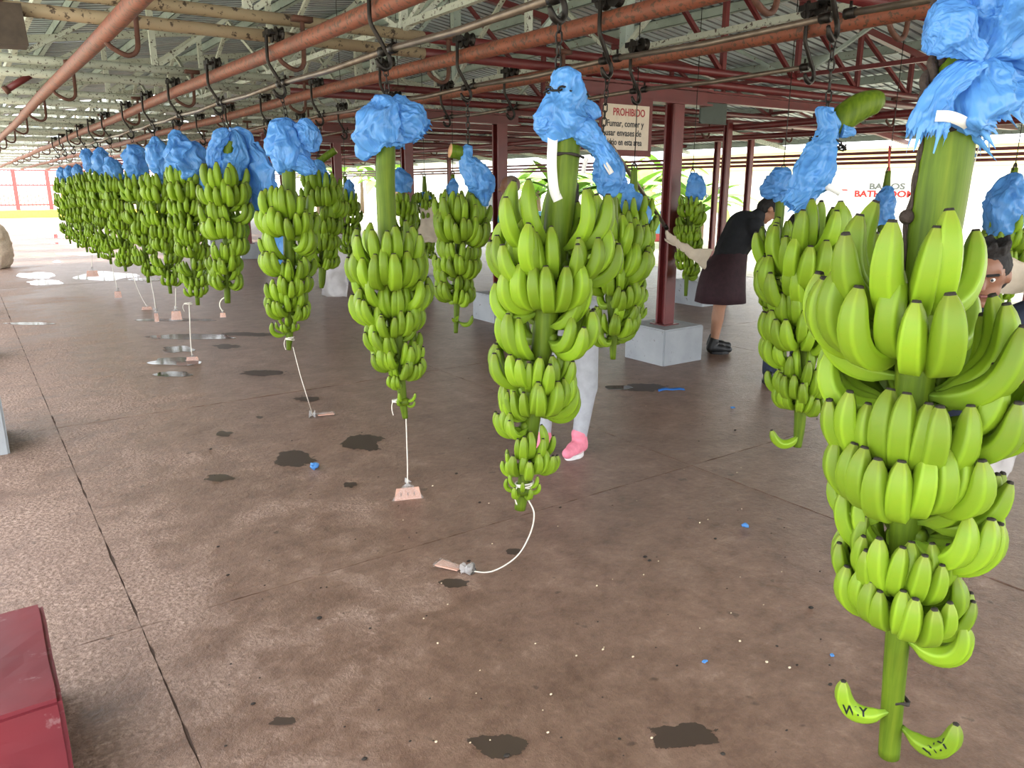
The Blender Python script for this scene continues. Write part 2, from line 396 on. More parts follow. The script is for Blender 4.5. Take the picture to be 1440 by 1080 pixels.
# ---- roof: two slopes of corrugated sheets, with gaps at the far end
RX, RZ, SL = 4.7, 3.82, .14
XL, XR = -1.0, 14.2
def zr(x): return RZ - SL*abs(x-RX)
ceiling = struct(empty('ceiling'))
def sheet_mesh(x0, x1, wid=.92, waves=7):
    b = MB(); n = waves*6; vs = []
    for k in range(n+1):
        ph = (k % 6); y = -wid/2 + wid*(k//6 + (0, .25, .5, .74, .80, .94)[ph])/waves
        z = (0, 0, 0, .004, .060, .060)[ph]
        vs += [(x0, y, zr(x0)+z), (x1, y, zr(x1)+z)]
    for k in range(n): b.add([vs[2*k], vs[2*k+2], vs[2*k+3], vs[2*k+1]], [(0, 1, 2, 3)], 1 if k % 6 in (3, 4, 5) else 0)  # groove faces take the darker slot, so their shade is painted in
    return flat(b.mesh('roof_sheet', [M['roof'], M['groove_shade']]))
spans = [(XL, 2.0), (1.9, RX), (RX, 7.8), (7.7, 11.0), (10.9, XR)]
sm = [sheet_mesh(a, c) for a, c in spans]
rng = random.Random(3)
y = -2.8; k = 0
while y < 47:
    for q in range(5):
        if y > 20 and q < 2 and k % 3 != 0: continue
        if y > 24 and q == 2 and k % 3 == 1: continue
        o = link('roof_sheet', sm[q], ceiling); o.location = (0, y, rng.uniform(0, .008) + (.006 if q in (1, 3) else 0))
    y += .885; k += 1
# ---- purlins
for i, x in enumerate([-.95, .1, 1.15, 2.2, 3.3, 4.4, 5.0, 6.0, 7.05, 8.1, 9.15, 10.3, 11.4, 12.6, 14.0]):
    b = MB(); z = zr(x) - .005
    b.box((x-.03, -3.2, z-.10), (x+.03, 47, z-.094)); b.box((x-.03, -3.2, z-.006), (x+.03, 47, z)); b.box((x-.03, -3.2, z-.10), (x-.024, 47, z))
    p = struct(b.obj('roof_purlin', M['purlin'], smooth=False))
# ---- trusses
TY = [-.4, 2.4, 5.05, 7.75, 10.3, 12.9, 15.5, 18.1, 20.7, 23.4, 26.1, 28.8, 31.5, 35, 39, 43, 46.5]
CZ = 2.60
VXS = [-.5, .55, 1.6, 2.65, 3.7, 4.7, 5.9, 7.0, 8.05, 9.1, 10.2, 11.3, 12.4, 13.5]
for ti, ty in enumerate(TY):
    t = struct(empty('roof_truss', (0, ty, 0)))
    left = M['tan'] if ti <= 2 else M['pale']
    split = 2.8 if ti <= 3 else 4.6
    for (dz, r) in ((0, .036), (-.105, .036)):
        b = MB(); b.tube([(-1.0, 0, CZ+dz), (split, 0, CZ+dz)], r, 10); b.obj('chord_pipe', left, t)
        b = MB(); b.tube([(split, 0, CZ+dz), (14.1, 0, CZ+dz)], r, 10); b.obj('chord_pipe', M['red'], t)
    for xa, xb, mt in ((-1.0, RX, left), (RX, 14.1, M['red'] if ti <= 3 else M['pale'])):
        b = MB(); b.bar((xa, 0, zr(xa)-.15), (xb, 0, zr(xb)-.15), .07, .07); b.obj('top_chord', mt, t, smooth=False)
    prev = None
    for x in VXS:
        mt = M['red'] if (x > 5 and ti <= 3) else (M['pale'] if x < 4 or ti > 3 else M['purlin'])
        wd = .05 if x != 4.7 else .09
        if zr(x)-.15-CZ > .12:
            b = MB(); b.bar((x, 0, CZ-.02), (x, 0, zr(x)-.16), wd, wd*.8); b.obj('web_post', mt, t, smooth=False)
            if prev is not None:
                hi, lo = (prev, x) if x > RX else (x, prev)
                b = MB(); b.bar((hi, .01, zr(hi)-.17), (lo, .01, CZ+.01), .04, .034); b.obj('web_diagonal', mt, t, smooth=False)
            prev = x
# ---- long bracing between trusses (thin angles running with and across the shed)
for bi, (x, za, zb) in enumerate([(.55, 2.62, 3.0), (2.65, 2.62, 3.3), (4.6, 2.62, 3.55), (7.0, 2.62, 3.3), (10.2, 2.62, 2.9)]):
    br = struct(empty('roof_bracing', (x, 0, 0)))
    for k in range(1, 10):
        y0, y1 = TY[k], TY[k+1]; ym = (y0+y1)/2
        for a, c in (((0, y0, za), (0, ym, zb)), ((0, ym, zb), (0, y1, za))):
            b = MB(); b.bar(a, c, .035, .03); b.obj('brace_bar', M['pale'] if x < 6 else M['purlin'], br, smooth=False)
    b = MB(); b.bar((0, TY[1], 2.66), (0, TY[-1], 2.66), .04, .04); b.obj('brace_bar', M['pale'] if x < 6 else M['red'], br, smooth=False)
# ---- eave pipes on the right side and left
for n_, (x, z) in enumerate([(13.9, 2.19), (13.9, 2.10), (13.9, 2.02)]):
    b = MB(); b.tube([(x, -3, z), (x, 47, z)], .028, 8); struct(b.obj('eave_pipe', M['red']))

# ================================================================== POSTS AND BLOCKS
def ibeam_poly(wd, t): 
    h = wd/2; return [(-h,-h),(h,-h),(h,-h+t),(t/2,-h+t),(t/2,h-t),(h,h-t),(h,h),(-h,h),(-h,h-t),(-t/2,h-t),(-t/2,-h+t),(-h,-h+t)]
def post(x, y, ztop, label, wd=.15, z0=.33, cap=True):
    t = tag(empty('steel_post', (x, y, 0)), label, 'post')
    b = MB(); b.prism(ibeam_poly(wd, .022), z0, ztop); b.obj('shaft', M['red'], t, smooth=False)
    b = MB(); b.box((-wd*.8, -wd*.8, z0), (wd*.8, wd*.8, z0+.012)); b.obj('base_plate', M['red'], t, smooth=False)
    return t
def pedestal(x, y, w_, label, mat, h=.33, seed=0):
    bm = bmesh.new(); bmesh.ops.create_cube(bm, size=1)
    for v in bm.verts: v.co = Vector((v.co.x*w_, v.co.y*w_, (v.co.z+.5)*h))
    bmesh.ops.bevel(bm, geom=[e for e in bm.edges if e.verts[0].co.z > .01 or e.verts[1].co.z > .01], offset=.012, segments=2, affect='EDGES')
    bmesh.ops.subdivide_edges(bm, edges=[e for e in bm.edges if e.calc_length() > .1], cuts=9, use_grid_fill=True)
    for v in bm.verts:
        if v.co.z > .005: v.co += Vector((1, 1, 1)) * (noise.noise(Vector((v.co.x*14+seed, v.co.y*14, v.co.z*14))) * .0025)
    me = D.meshes.new('concrete_pedestal'); bm.to_mesh(me); bm.free(); me.materials.append(mat)
    o = link('concrete_pedestal', me); o.location = (x, y, 0)
    return tag(o, label, 'pedestal')
pedestal(5.34, 5.08, .52, 'grey painted concrete block under the dark red post beside the sign', M['greypaint'], .335, 1)
post(5.34, 5.08, 2.30, 'dark red steel post on the grey block beside the prohibition sign', .12)
for i, (y, lab) in enumerate([(7.85, 'dark red steel post behind the cut pale stalk end of the second rail'), (10.2, 'dark red steel post just beside the bell shaped blue bag of the third front bunch'),
                            (12.75, 'slim far red post right of the ball shaped bag of the fourth front bunch'), (15.4, 'red post deep in the centre line, fifth from the sign'),
                            (18.1, 'red post deep in the centre line, sixth from the sign'), (20.7, 'red post near the far end of the centre line behind the blue sheet')]):
    post(5.34, y, 2.30, lab, .13)
    pedestal(5.34, y, .5, f'grey concrete block under the {ORD[i+1]} post of the centre line', M['greypaint'], .33, i+3)
post(8.6, 7.2, 2.46, 'dark red post behind the bending woman in black', .085)
pedestal(8.42, 7.35, .56, 'grey concrete block behind the woman in black', M['greypaint'], .33, 21)
for i, (x, y) in enumerate([(8.6, 12.6), (8.6, 18), (12.0, 9.5), (12.15, 10.4), (12, 14.9), (12, 20.3), (12.0, 4.6), (8.6, 2.1), (12, -.5)]):
    z0 = -.12 if x > 11.6 else 0
    post(x, y, 2.55 if x < 9 else 2.46, f'thin red outer post on the open side, {ORD[i]} of those beyond the grey blocks', .09, z0)
pedestal(-.25, 2.35, .58, 'red painted concrete block with worn pinkish top in the near corner', M['redblock'], .33, 40)
pedestal(-.24, 5.75, .58, 'grey painted concrete block on the open side beyond the red block', M['greypaint'], .33, 41)
for i, y in enumerate([8.9, 12.0, 15.1]):
    pedestal(-.3, y, .55, f'grey concrete block of the open side, {ORD[i]} beyond the near grey one', M['greypaint'], .33, 50+i)
for i, y in enumerate([2.35, 5.75, 8.9, 12.0, 15.1]):
    post(-.3, y, 2.5, f'red post of the open side standing on its {ORD[i]} block', .14)

# beams carried by the centre posts
def beam(y, x0, x1, z0, z1, label, dy=.06):
    t = tag(empty('cross_beam', (0, y, 0)), label, 'beam')
    b = MB(); h = z1-z0
    poly = [(-dy, z0), (dy, z0), (dy, z0+.018), (.012, z0+.018), (.012, z1-.018), (dy, z1-.018), (dy, z1), (-dy, z1), (-dy, z1-.018), (-.012, z1-.018), (-.012, z0+.018), (-dy, z0+.018)]
    n = len(poly); vs = [(x0, p[0], p[1]) for p in poly] + [(x1, p[0], p[1]) for p in poly]
    b.add(vs, [tuple(range(n)), tuple(reversed(range(n, 2*n)))] + [(i, n+i, n+(i+1) % n, (i+1) % n) for i in range(n)])
    b.obj('web_section', M['red'], t, smooth=False, fix=True); return t
beam(5.06, 3.95, 5.72, 2.30, 2.44, 'dark red built-up beam on the post over the prohibition sign', .08)
beam(5.2, 5.0, 12.2, 2.36, 2.46, 'long dark red beam running from the sign post to the open side', .05)
for i, y in enumerate([7.85, 10.2, 12.75, 15.4]):
    beam(y, 4.1, 5.6, 2.30, 2.42, f'short dark red beam on the {ORD[i+1]} centre post', .07)
    beam(y+.08, 5.5, 12.2, 2.42, 2.50, f'long dark red beam from the {ORD[i+1]} centre post to the open side', .05)

# ================================================================== RAILS, HANGERS, HOOKS
RR, RZC = .043, 2.39
RAILX = [.77, 1.70, 2.72, 3.72, 8.7, 10.6]
RLAB = ['rust red overhead pipe rail nearest the open side, without bunches', 'rust red overhead pipe rail carrying the front row of bunches', 'rust red overhead pipe rail carrying the second row of bunches',
        'rust red overhead pipe rail carrying the third row, over the sign', 'dark red overhead rail on the far side above the woman in black', 'dark red overhead rail nearest the far open side']
def hanger_mesh():
    b = MB(); p = crom([(.16, 0, .20), (.16, 0, .02), (.15, 0, -.075), (.10, 0, -.105), (.03, 0, -.075), (0, 0, -.044)], 4)
    b.tube(p, .014, 6); b.box((.10, -.03, .17), (.22, .03, .20)); return b.mesh('rail_hanger', M['rustiron'])
hm = hanger_mesh()
for i, x in enumerate(RAILX):
    z = RZC if i < 4 else 2.37
    b = MB(); pts = [(x, yy, z + .008*math.sin(yy*.9+i)) for yy in np.linspace(-3, 44, 60)]
    b.tube(pts, RR, 14); o = b.obj('overhead_rail', M['rail'] if i < 4 else M['red'])
    tag(o, RLAB[i], 'rail')
    for ty in TY[1:13]:
        h = link('rail_hanger', hm, o); h.location = (x, ty-.2 if i < 4 else ty, z)

def hook_meshes(n1, n2):
    rod = MB(); p = crom([(-.062, 0, .115), (-.064, 0, .06), (-.066, 0, -.02), (-.063, 0, -.075), (-.035, 0, -.125), (.0, 0, -.18), (.022, 0, -.215), (.024, 0, -.248), (.004, 0, -.268), (-.026, 0, -.258), (-.045, 0, -.226)], n1)
    rod.tube(p, [.0105]*(len(p)-n1*2) + [.0125]*n1 + list(np.linspace(.0125, .007, n1)), n2)
    whl = MB()
    prof = [(.0, .012), (.032, .012), (.036, .015), (.040, .018)]
    v = []; n = max(10, n2*2)
    for (r, x) in ((.006, -.022), (.040, -.022), (.040, -.016), (.030, -.006), (.030, .006), (.040, .016), (.040, .022), (.006, .022)):
        for j in range(n): a = 2*math.pi*j/n; v.append((x, r*math.cos(a), r*math.sin(a)))
    f = [(i*n+j, i*n+(j+1) % n, (i+1)*n+(j+1) % n, (i+1)*n+j) for i in range(7) for j in range(n)] + [tuple(reversed(range(n))), tuple(7*n+j for j in range(n))]
    whl.add(v, f)
    brk = MB(); brk.box((-.070, -.055, .070), (-.055, .055, .10)); brk.tube([(-.06, .042, .082), (.03, .042, .082)], .008, 6); brk.tube([(-.06, -.042, .082), (.03, -.042, .082)], .008, 6)
    brk.box((.024, -.055, .074), (.032, .055, .092))
    return rod.mesh('hook_rod', M['hook']), flat(whl.mesh('trolley_wheel', M['hook'])), flat(brk.mesh('wheel_bracket', M['hook']))
HK = hook_meshes(4, 8); HKF = hook_meshes(2, 5)
def hook(x, y, label, grp, far=False):
    q = HKF if far else HK
    t = tag(empty('trolley_hook', (x, y, RZC), rz=rng.uniform(-.12, .12)), label, 'hook', grp)
    link('hook_rod', q[0], t); link('wheel_bracket', q[2], t)
    for s in (-1, 1):
        wv = link('trolley_wheel', q[1], t); wv.location = (0, s*.042, .082)
    return t
FA = [.84, 2.15, 3.43, 4.85, 6.2, 7.5, 8.65, 9.8, 11.3, 12.5, 13.7, 15.0, 16.2, 17.4]
SB = [1.82, 3.05, 4.36, 5.45, 6.8, 8.19, 9.45, 10.8, 12.1, 13.4]
TC = [2.6, 3.88, 5.3, 6.3, 7.3, 8.6, 9.9, 11.2]
for i, y in enumerate(FA): hook(1.70, y, f'black trolley hook carrying the {ORD[i]} bunch of the front row', 'trolley hooks on the rails', i > 5)
for i, y in enumerate(SB): hook(2.72, y, f'black trolley hook on the second rail, {ORD[i]} from the near end', 'trolley hooks on the rails', i > 3)
for i, y in enumerate(TC): hook(3.72, y, f'black trolley hook on the third rail, {ORD[i]} from the near end', 'trolley hooks on the rails', i > 1)
# spacer rods that keep the hooks apart
def rods(x, yl, word, r=.016):
    for i in range(len(yl)-1):
        t = tag(empty('spacer_rod', (x+.0, yl[i], RZC-.185)), f'brown grey spacer rod between the {ORD[i]} and {ORD[i+1]} hooks of the {word} rail', 'rod', 'spacer rods between the hooks')
        L = yl[i+1]-yl[i]; sag = .012
        b = MB(); b.tube([(.015, .05, 0), (.012, L*.5, -sag), (.015, L-.05, 0)], r, 8); b.obj('shaft', M['rod'], t)
        for yy in (.05, L-.05):
            b = MB(); b.tube([(.015, yy-.02, 0), (.015, yy+.02, 0)], r*1.5, 8); b.tube([(.015, yy, 0), (.015, yy, .04)], .006, 6); b.obj('coupling', M['hook'], t)
rods(1.70, [-.5]+FA, 'front'); rods(2.72, [.5]+SB, 'second', .013); rods(3.72, TC, 'third', .013)
# chains
def link_mesh():
    b = MB(); p = [(math.cos(a)*.0105, 0, math.sin(a)*.012 + (.009 if math.sin(a) > 0 else -.009)) for a in np.linspace(0, 2*math.pi, 13)[:-1]]
    b.tube(p, .0036, 5, closed=True); return b.mesh('chain_link', M['hook'])
LK = link_mesh()
def chain(pts, label, step=.033, grp='chains between hooks and bunches'):
    P = crom([tuple(p) for p in pts], 24); seg = np.linalg.norm(np.diff(P, axis=0), axis=1); cs = np.concatenate([[0], np.cumsum(seg)]); n = max(2, int(cs[-1]/step))
    t = tag(empty('hanging_chain', tuple(P[0])), label, 'chain', grp)
    for k in range(n):
        s = (k+.5)*cs[-1]/n; p = Vector([np.interp(s, cs, P[:, i]) for i in range(3)]); q = Vector([np.interp(min(s+.01, cs[-1]), cs, P[:, i]) for i in range(3)])
        d = (q-p); d = d.normalized() if d.length > 1e-6 else Vector((0, 0, -1))
        rot = d.to_track_quat('Z', 'X').to_matrix().to_4x4() @ Matrix.Rotation(R(90*(k % 2)+20), 4, 'Z')
        link('chain_link', LK, t, Matrix.Translation(p-Vector(P[0])) @ rot)
    return t

# ================================================================== BANANA BUNCHES
PENT = []
def pent(n):
    out = []
    for j in range(n):
        a = (2*math.pi*j/n) % (2*math.pi/5) - math.pi/5
        out.append(.88*math.cos(math.pi/5)/math.cos(a) + .12*.93)
    return out
def finger_mesh(th0, th1, rad, bend, nr, ns, seed):
    "unit-length finger: base at origin, pointing +X then curving to +Z; u = position along it"
    rg = random.Random(seed); N = 48; p = Vector((0, 0, 0)); path = [p.copy()]
    for i in range(N):
        s = (i+.5)/N; g = min(1, max(0, (s-.06)/.88)); g = g*g*(3-2*g); a = R(th0+(th1-th0)*g)
        p = p + Vector((math.cos(a), bend*math.sin(s*3), math.sin(a)))/N; path.append(p.copy())
    prof = [(0, .34), (.06, .36), (.12, .50), (.19, .80), (.28, .96), (.42, 1.03), (.58, 1.02), (.72, .97), (.83, .86), (.90, .70), (.95, .50), (.972, .36), (1.0, .27)]
    su = [q*q*.25+q*.75 for q in np.linspace(0, 1, nr-3)]; su = [min(.9, v*.93) for v in su[:-1]] + [.92, .96, .982, 1.0]
    b = MB(); pts = [path[int(round(min(1, s)*N))].lerp(path[min(N, int(round(s*N))+1)], 0) for s in su]
    pts = [Vector([np.interp(s*N, range(N+1), [q[k] for q in path]) for k in range(3)]) for s in su]
    rr = [rad*np.interp(s, [q[0] for q in prof], [q[1] for q in prof]) for s in su]
    b.tube(pts, rr, ns, prof=pent(ns)); k = len(su)
    me = b.mesh('banana', [M['banana'], M['tip']])
    uv = me.uv_layers.new(name='UVMap'); arr = np.zeros((len(me.loops), 2)); vi = np.zeros(len(me.loops), int); me.loops.foreach_get('vertex_index', vi)
    arr[:, 0] = np.array(su)[np.minimum(vi//ns, k-1)]; arr[:, 1] = (vi % ns)/ns; uv.data.foreach_set('uv', arr.ravel())
    mi = np.zeros(len(me.polygons), int); mi[(k-2)*ns:(k-1)*ns] = 1; mi[-1] = 1; me.polygons.foreach_set('material_index', mi)
    return me
LOD = {0: (20, 20), 1: (14, 15), 2: (10, 10), 3: (8, 5)}
FM = {}
def fingers(lod):
    if lod not in FM:
        nr, ns = LOD[lod]
        FM[lod] = ([finger_mesh(-30+6*k, 88+5*k, .111+.006*(k % 3), .05*(k-1.5), nr, ns, k) for k in range(4)],
                   [finger_mesh(2+7*k, 84+5*k, .107+.006*(k % 3), .05*(1.5-k), nr, ns, 9+k) for k in range(4)])
    return FM[lod]
def join_hand(items):
    "far hands: fingers joined into one mesh"
    vs = []; fs = []; mi = []; us = []; o = 0
    for me, m in items:
        n = len(me.vertices); co = np.zeros(n*3); me.vertices.foreach_get('co', co); co = co.reshape(-1, 3)
        A = np.array(m); vs.append(co @ A[:3, :3].T + A[:3, 3])
        for p in me.polygons: fs.append(tuple(i+o for i in p.vertices)); mi.append(p.material_index)
        u = np.zeros(len(me.loops)*2); me.uv_layers[0].data.foreach_get('uv', u); us.append(u); o += n
    me2 = D.meshes.new('banana_cluster'); me2.from_pydata(np.vstack(vs).tolist(), [], fs)
    me2.materials.append(M['banana']); me2.materials.append(M['tip'])
    me2.polygons.foreach_set('material_index', mi); me2.polygons.foreach_set('use_smooth', [True]*len(fs))
    me2.uv_layers.new(name='UVMap').data.foreach_set('uv', np.concatenate(us)); me2.update(); return me2
def make_bunch(X, Y, stem, srad, hands, lod, seed, label, grp, extra=()):
    """stem: world points bottom -> top; hands: (z, az deg from camera, span deg, n outer, n inner, length, thick)"""
    rg = random.Random(seed); zb = stem[0][2]
    root = tag(empty('banana_bunch', (X, Y, zb)), label, 'banana bunch', grp); O = Vector((X, Y, zb))
    P = crom([tuple(Vector(p)-O) + (r,) for p, r in zip(stem, srad)], 8)
    b = MB(); n = 16 if lod < 2 else 10
    b.tube([p[:3] for p in P], [p[3] for p in P], n); me = b.mesh('stem', [M['stem'], M['cut']])
    k = len(me.polygons); me.polygons[k-2].material_index = 1; me.polygons[k-1].material_index = 1
    link('stem', me, root)
    base = math.atan2(-Y, -X); zs = P[:, 2]
    def axis(z): return Vector((np.interp(z, zs, P[:, 0]), np.interp(z, zs, P[:, 1]), z)), np.interp(z, zs, P[:, 3])
    outr, inn = fingers(lod)
    for (z, azc, span, no, ni, L, th) in hands:
        c, sr = axis(z-zb); r0 = sr*.85
        items = []
        for row, (cnt, lst) in enumerate(((no, outr), (ni, inn))):
            for q in range(cnt):
                t = ((q+.5)/cnt*2-1) if cnt > 1 else 0
                if row: t *= .94
                a = base + R(azc + t*span/2 + rg.uniform(-5, 5)); ab = base + R(azc + t*min(span/2, 75))
                dz = (0 if row == 0 else .052*L/.24) + rg.uniform(-.006, .006) + abs(t)**2*.012
                pos = c + Vector((math.cos(ab)*r0, math.sin(ab)*r0, dz))
                sc = L*(1-.10*abs(t)**2)*rg.uniform(.90, 1.07)*1.06
                tilt = rg.uniform(-8, 6) - (0 if row == 0 else 3)
                m = Matrix.Translation(pos) @ Matrix.Rotation(a, 4, 'Z') @ Matrix.Rotation(R(tilt), 4, 'Y') @ Matrix.Rotation(R(rg.uniform(-5, 5) + t*6), 4, 'X') @ Matrix.Diagonal((sc, sc*th, sc, 1))
                items.append((lst[rg.randrange(4)], m))
        # the cushion that joins the fingers to the stalk
        cr = MB(); ns = max(4, int(min(span, 150)/18))
        pts = [c + Vector((math.cos(base+R(azc-min(span/2, 75)+min(span, 150)*i/ns))*r0, math.sin(base+R(azc-min(span/2, 75)+min(span, 150)*i/ns))*r0, .012)) for i in range(ns+1)]
        cr.tube(pts, [.012]+[.021]*(ns-1)+[.012], 8)
        if lod < 3:
            h = cr.obj('hand_crown', M['stem'], root)
            for me_, m in items: link('banana', me_, h, m)
        else:
            h = link('banana_hand', join_hand(items), root); h['kind'] = 'stuff'
    for (pos, a, L, row, tilt) in extra:      # single fingers left on the tail
        m = Matrix.Translation(Vector(pos)-O) @ Matrix.Rotation(base+R(a), 4, 'Z') @ Matrix.Rotation(R(tilt), 4, 'Y') @ Matrix.Scale(L, 4)
        o = link('banana', (outr if row == 0 else inn)[seed % 4], root, m)
    return root
def px_stem(pts, X, Y, toward=0):
    k = mpp(X, Y); W = [at(p[0], p[1], X, Y, toward) for p in pts]
    rad = [p[2]*(Vector(q)-EYE).dot(FW)/FPX for p, q in zip(pts, W)]; return W, rad
def rand_hands(rg, zt, zbm, L0, n0, full=True):
    out = []; z = zt; k = 0; N = max(5, int((zt-zbm)/.098)); a0 = rg.uniform(-25, 10)
    for k in range(N):
        t = k/(N-1); z = zt-(zt-zbm)*t
        a = (a0, a0+70, a0-75, a0+25)[k % 4]+rg.uniform(-12, 12); L = L0*(1-.34*t)*rg.uniform(.95, 1.05); n = int(round(n0*(1-.25*t)))
        out.append((z, a, rg.uniform(120, 150), n, n-1, L, 1.0))
        if full and k % 2 == 0: out.append((z-.03, a+180, 140, n-1, n-2, L, 1.0))
    return out
FG, SG, TG = 'bunches of the front row', 'bunches of the second row', 'bunches of the third row and beyond'

# ---- front row, first (nearest)
X, Y = 1.70, .84
W, rad = px_stem([(1250,1062,14), (1257,960,15), (1266,850,17), (1276,700,22), (1284,560,25), (1298,430,31), (1320,280,36), (1334,190,35)], X, Y)
top, rtop = px_stem([(1337,150,33), (1344,110,30), (1362,70,27), (1385,35,24)], X, Y)
A1 = make_bunch(X, Y, W+top, rad+rtop, [
    (1.275, -34, 116, 7, 6, .29, 1.0), (1.27, -165, 120, 5, 5, .26, 1.0), (1.085, 84, 74, 5, 4, .28, 1.0), (1.12, -120, 100, 5, 4, .265, 1.0), (1.05, 160, 120, 5, 4, .25, 1.0),
    (.925, -12, 140, 10, 9, .245, 1.05), (.86, -115, 80, 4, 4, .22, 1), (.80, 74, 72, 6, 5, .23, 1.0), (.74, 165, 120, 6, 5, .2, 1),
    (.70, -88, 60, 4, 4, .205, 1.0), (.635, -6, 138, 10, 10, .205, 1.05), (.60, 160, 110, 5, 4, .18, 1), (.535, 84, 42, 3, 2, .185, 1.05)],
    0, 11, 'nearest banana bunch of the front row, largest, with two marked fingers on its tail', FG)
k1 = at(1262, 985, X, Y); k2 = at(1268, 1005, X, Y)
bz = math.atan2(-Y, -X); Oz = Vector(A1.location)
for (pt, a, L, tl, tx) in ((at(1250, 1000, X, Y, .012), -66, .185, 4, 'W.Y'), (at(1268, 1022, X, Y, .012), 62, .195, 2, 'W.Y')):
    m = Matrix.Translation(Vector(pt)-Oz) @ Matrix.Rotation(bz+R(a), 4, 'Z') @ Matrix.Rotation(R(tl), 4, 'Y') @ Matrix.Scale(L, 4)
    bo = link('banana', finger_mesh(-15, 92, .125, .0, 20, 20, 3), A1, m)
    bo['label'] = 'single green banana on the tail with hand-written letters'
    # lettering lies just proud of the flank that faces the camera
    side = -1 if a < 0 else 1
    c = Matrix(((.0, 0, 0, 0),)*4)
    q = m @ Vector((.45, 0, -.02))
    toc = (EYE-(Oz+q)).normalized(); xr = RT.copy(); nrm = toc; upv = nrm.cross(xr).normalized(); xr = upv.cross(nrm).normalized()
    ang = R(-8 if a < 0 else 22); x2 = xr*math.cos(ang)+upv*math.sin(ang); u2 = nrm.cross(x2)
    pos = q + nrm*(.125*L*1.12) - x2*.026 - u2*.006
    mw = Matrix((x2.to_4d(), u2.to_4d(), nrm.to_4d(), pos.to_4d())).transposed(); mw[3][0] = mw[3][1] = mw[3][2] = 0; mw[3][3] = 1
    tx_ = text('lettering', tx, .030, M['ink'], bo, m.inverted() @ mw, .0002, .02)
    from mathutils.bvhtree import BVHTree
    bv = BVHTree.FromPolygons([v.co for v in bo.data.vertices], [p.vertices for p in bo.data.polygons])
    ml = tx_.matrix_basis.copy(); nl = (m.to_3x3().inverted() @ nrm).normalized(); sc_m = m.to_scale().x
    for v in tx_.data.vertices:
        q_ = ml @ v.co; h_ = bv.ray_cast(q_ + nl*.5, -nl)
        if h_[0] is not None: v.co = ml.inverted() @ (h_[0] + nl*(.0009/sc_m))
b = MB(); q = Vector(at(1321, 590, X, Y, .10))-Oz; d = (EYE-(q+Oz)).normalized()
b.tube([q-d*.06, q-d*.01, q], [.014, .021, .0205], 14); cs = b.obj('cut_stalk', [M['stem'], M['cut']], A1); cs.data.polygons[-1].material_index = 1
cs['label'] = 'pale round cut end of a removed stalk'
b = MB()
ring = [Vector(at(1290+ (i-4)*3.2, 516 if False else 0, X, Y)) for i in range(1)]
# dark scars where bracts broke off the tail
def scar(root, X, Y, px, py, r, label=None):
    c = Vector(at(px, py, X, Y))-Vector(root.location); b = MB()
    b.tube([c+Vector((math.cos(a)*r, math.sin(a)*r, .006*math.sin(a*2))) for a in np.linspace(0, 2*math.pi, 17)[:-1]], [.0045+.002*math.sin(i*2.3) for i in range(16)], 6, closed=True)
    return b.obj('bract_scar', M['tip'], root)
scar(A1, X, Y, 1262, 983, .026)
scar(A1, X, Y, 1336, 187, .056)

# ---- second
X, Y = 1.70, 2.15
W, rad = px_stem([(731,716,8), (741,650,10), (754,545,13), (768,450,17), (783,330,20), (795,215,21), (798,170,20), (800,125,15)], X, Y)
A2 = make_bunch(X, Y, W, rad, [
    (1.33, -62, 90, 5, 4, .27, 1), (1.32, 80, 80, 4, 4, .27, 1), (1.34, 170, 130, 6, 5, .26, 1), (1.215, -8, 130, 8, 7, .25, 1.05), (1.16, -112, 80, 4, 4, .235, 1),
    (1.06, 66, 66, 5, 4, .235, 1.0), (1.05, 160, 120, 6, 5, .23, 1), (.945, -60, 84, 6, 5, .215, 1.05), (.84, 28, 100, 7, 6, .20, 1.05), (.78, 165, 120, 5, 4, .19, 1), (.80, 80, 40, 2, 1, .20, 1),
    (.725, -62, 76, 5, 5, .165, 1.05), (.585, 25, 125, 7, 6, .15, 1.08), (.56, -70, 60, 2, 2, .10, 1), (.47, 0, 250, 4, 3, .085, 1.1)],
    0, 12, 'banana bunch second in the front row, under the knobbed blue bag', FG)
scar(A2, X, Y, 797, 219, .056)
# ---- third
X, Y = 1.70, 3.43
W, rad = px_stem([(570,588,4), (566,560,6), (560,500,8), (552,430,11), (546,350,13), (542,260,13.5), (543,210,13), (544,165,9)], X, Y)
A3 = make_bunch(X, Y, W, rad, [
    (1.165, -12, 150, 9, 8, .262, 1.05), (1.17, 165, 140, 6, 5, .25, 1), (1.035, 72, 60, 4, 4, .25, 1.0), (.98, -72, 76, 5, 4, .24, 1.0), (.97, 150, 100, 5, 4, .22, 1), (.925, 20, 112, 8, 7, .20, 1.05),
    (.85, -60, 70, 4, 3, .20, 1), (.80, 165, 110, 5, 4, .18, 1), (.745, -48, 84, 6, 5, .18, 1.05), (.69, 46, 88, 6, 5, .17, 1.08), (.625, -28, 60, 3, 2, .12, 1.1), (.525, 20, 200, 2, 2, .075, 1.15)],
    1, 13, 'banana bunch third in the front row, under the bell shaped blue bag', FG)
b = MB()
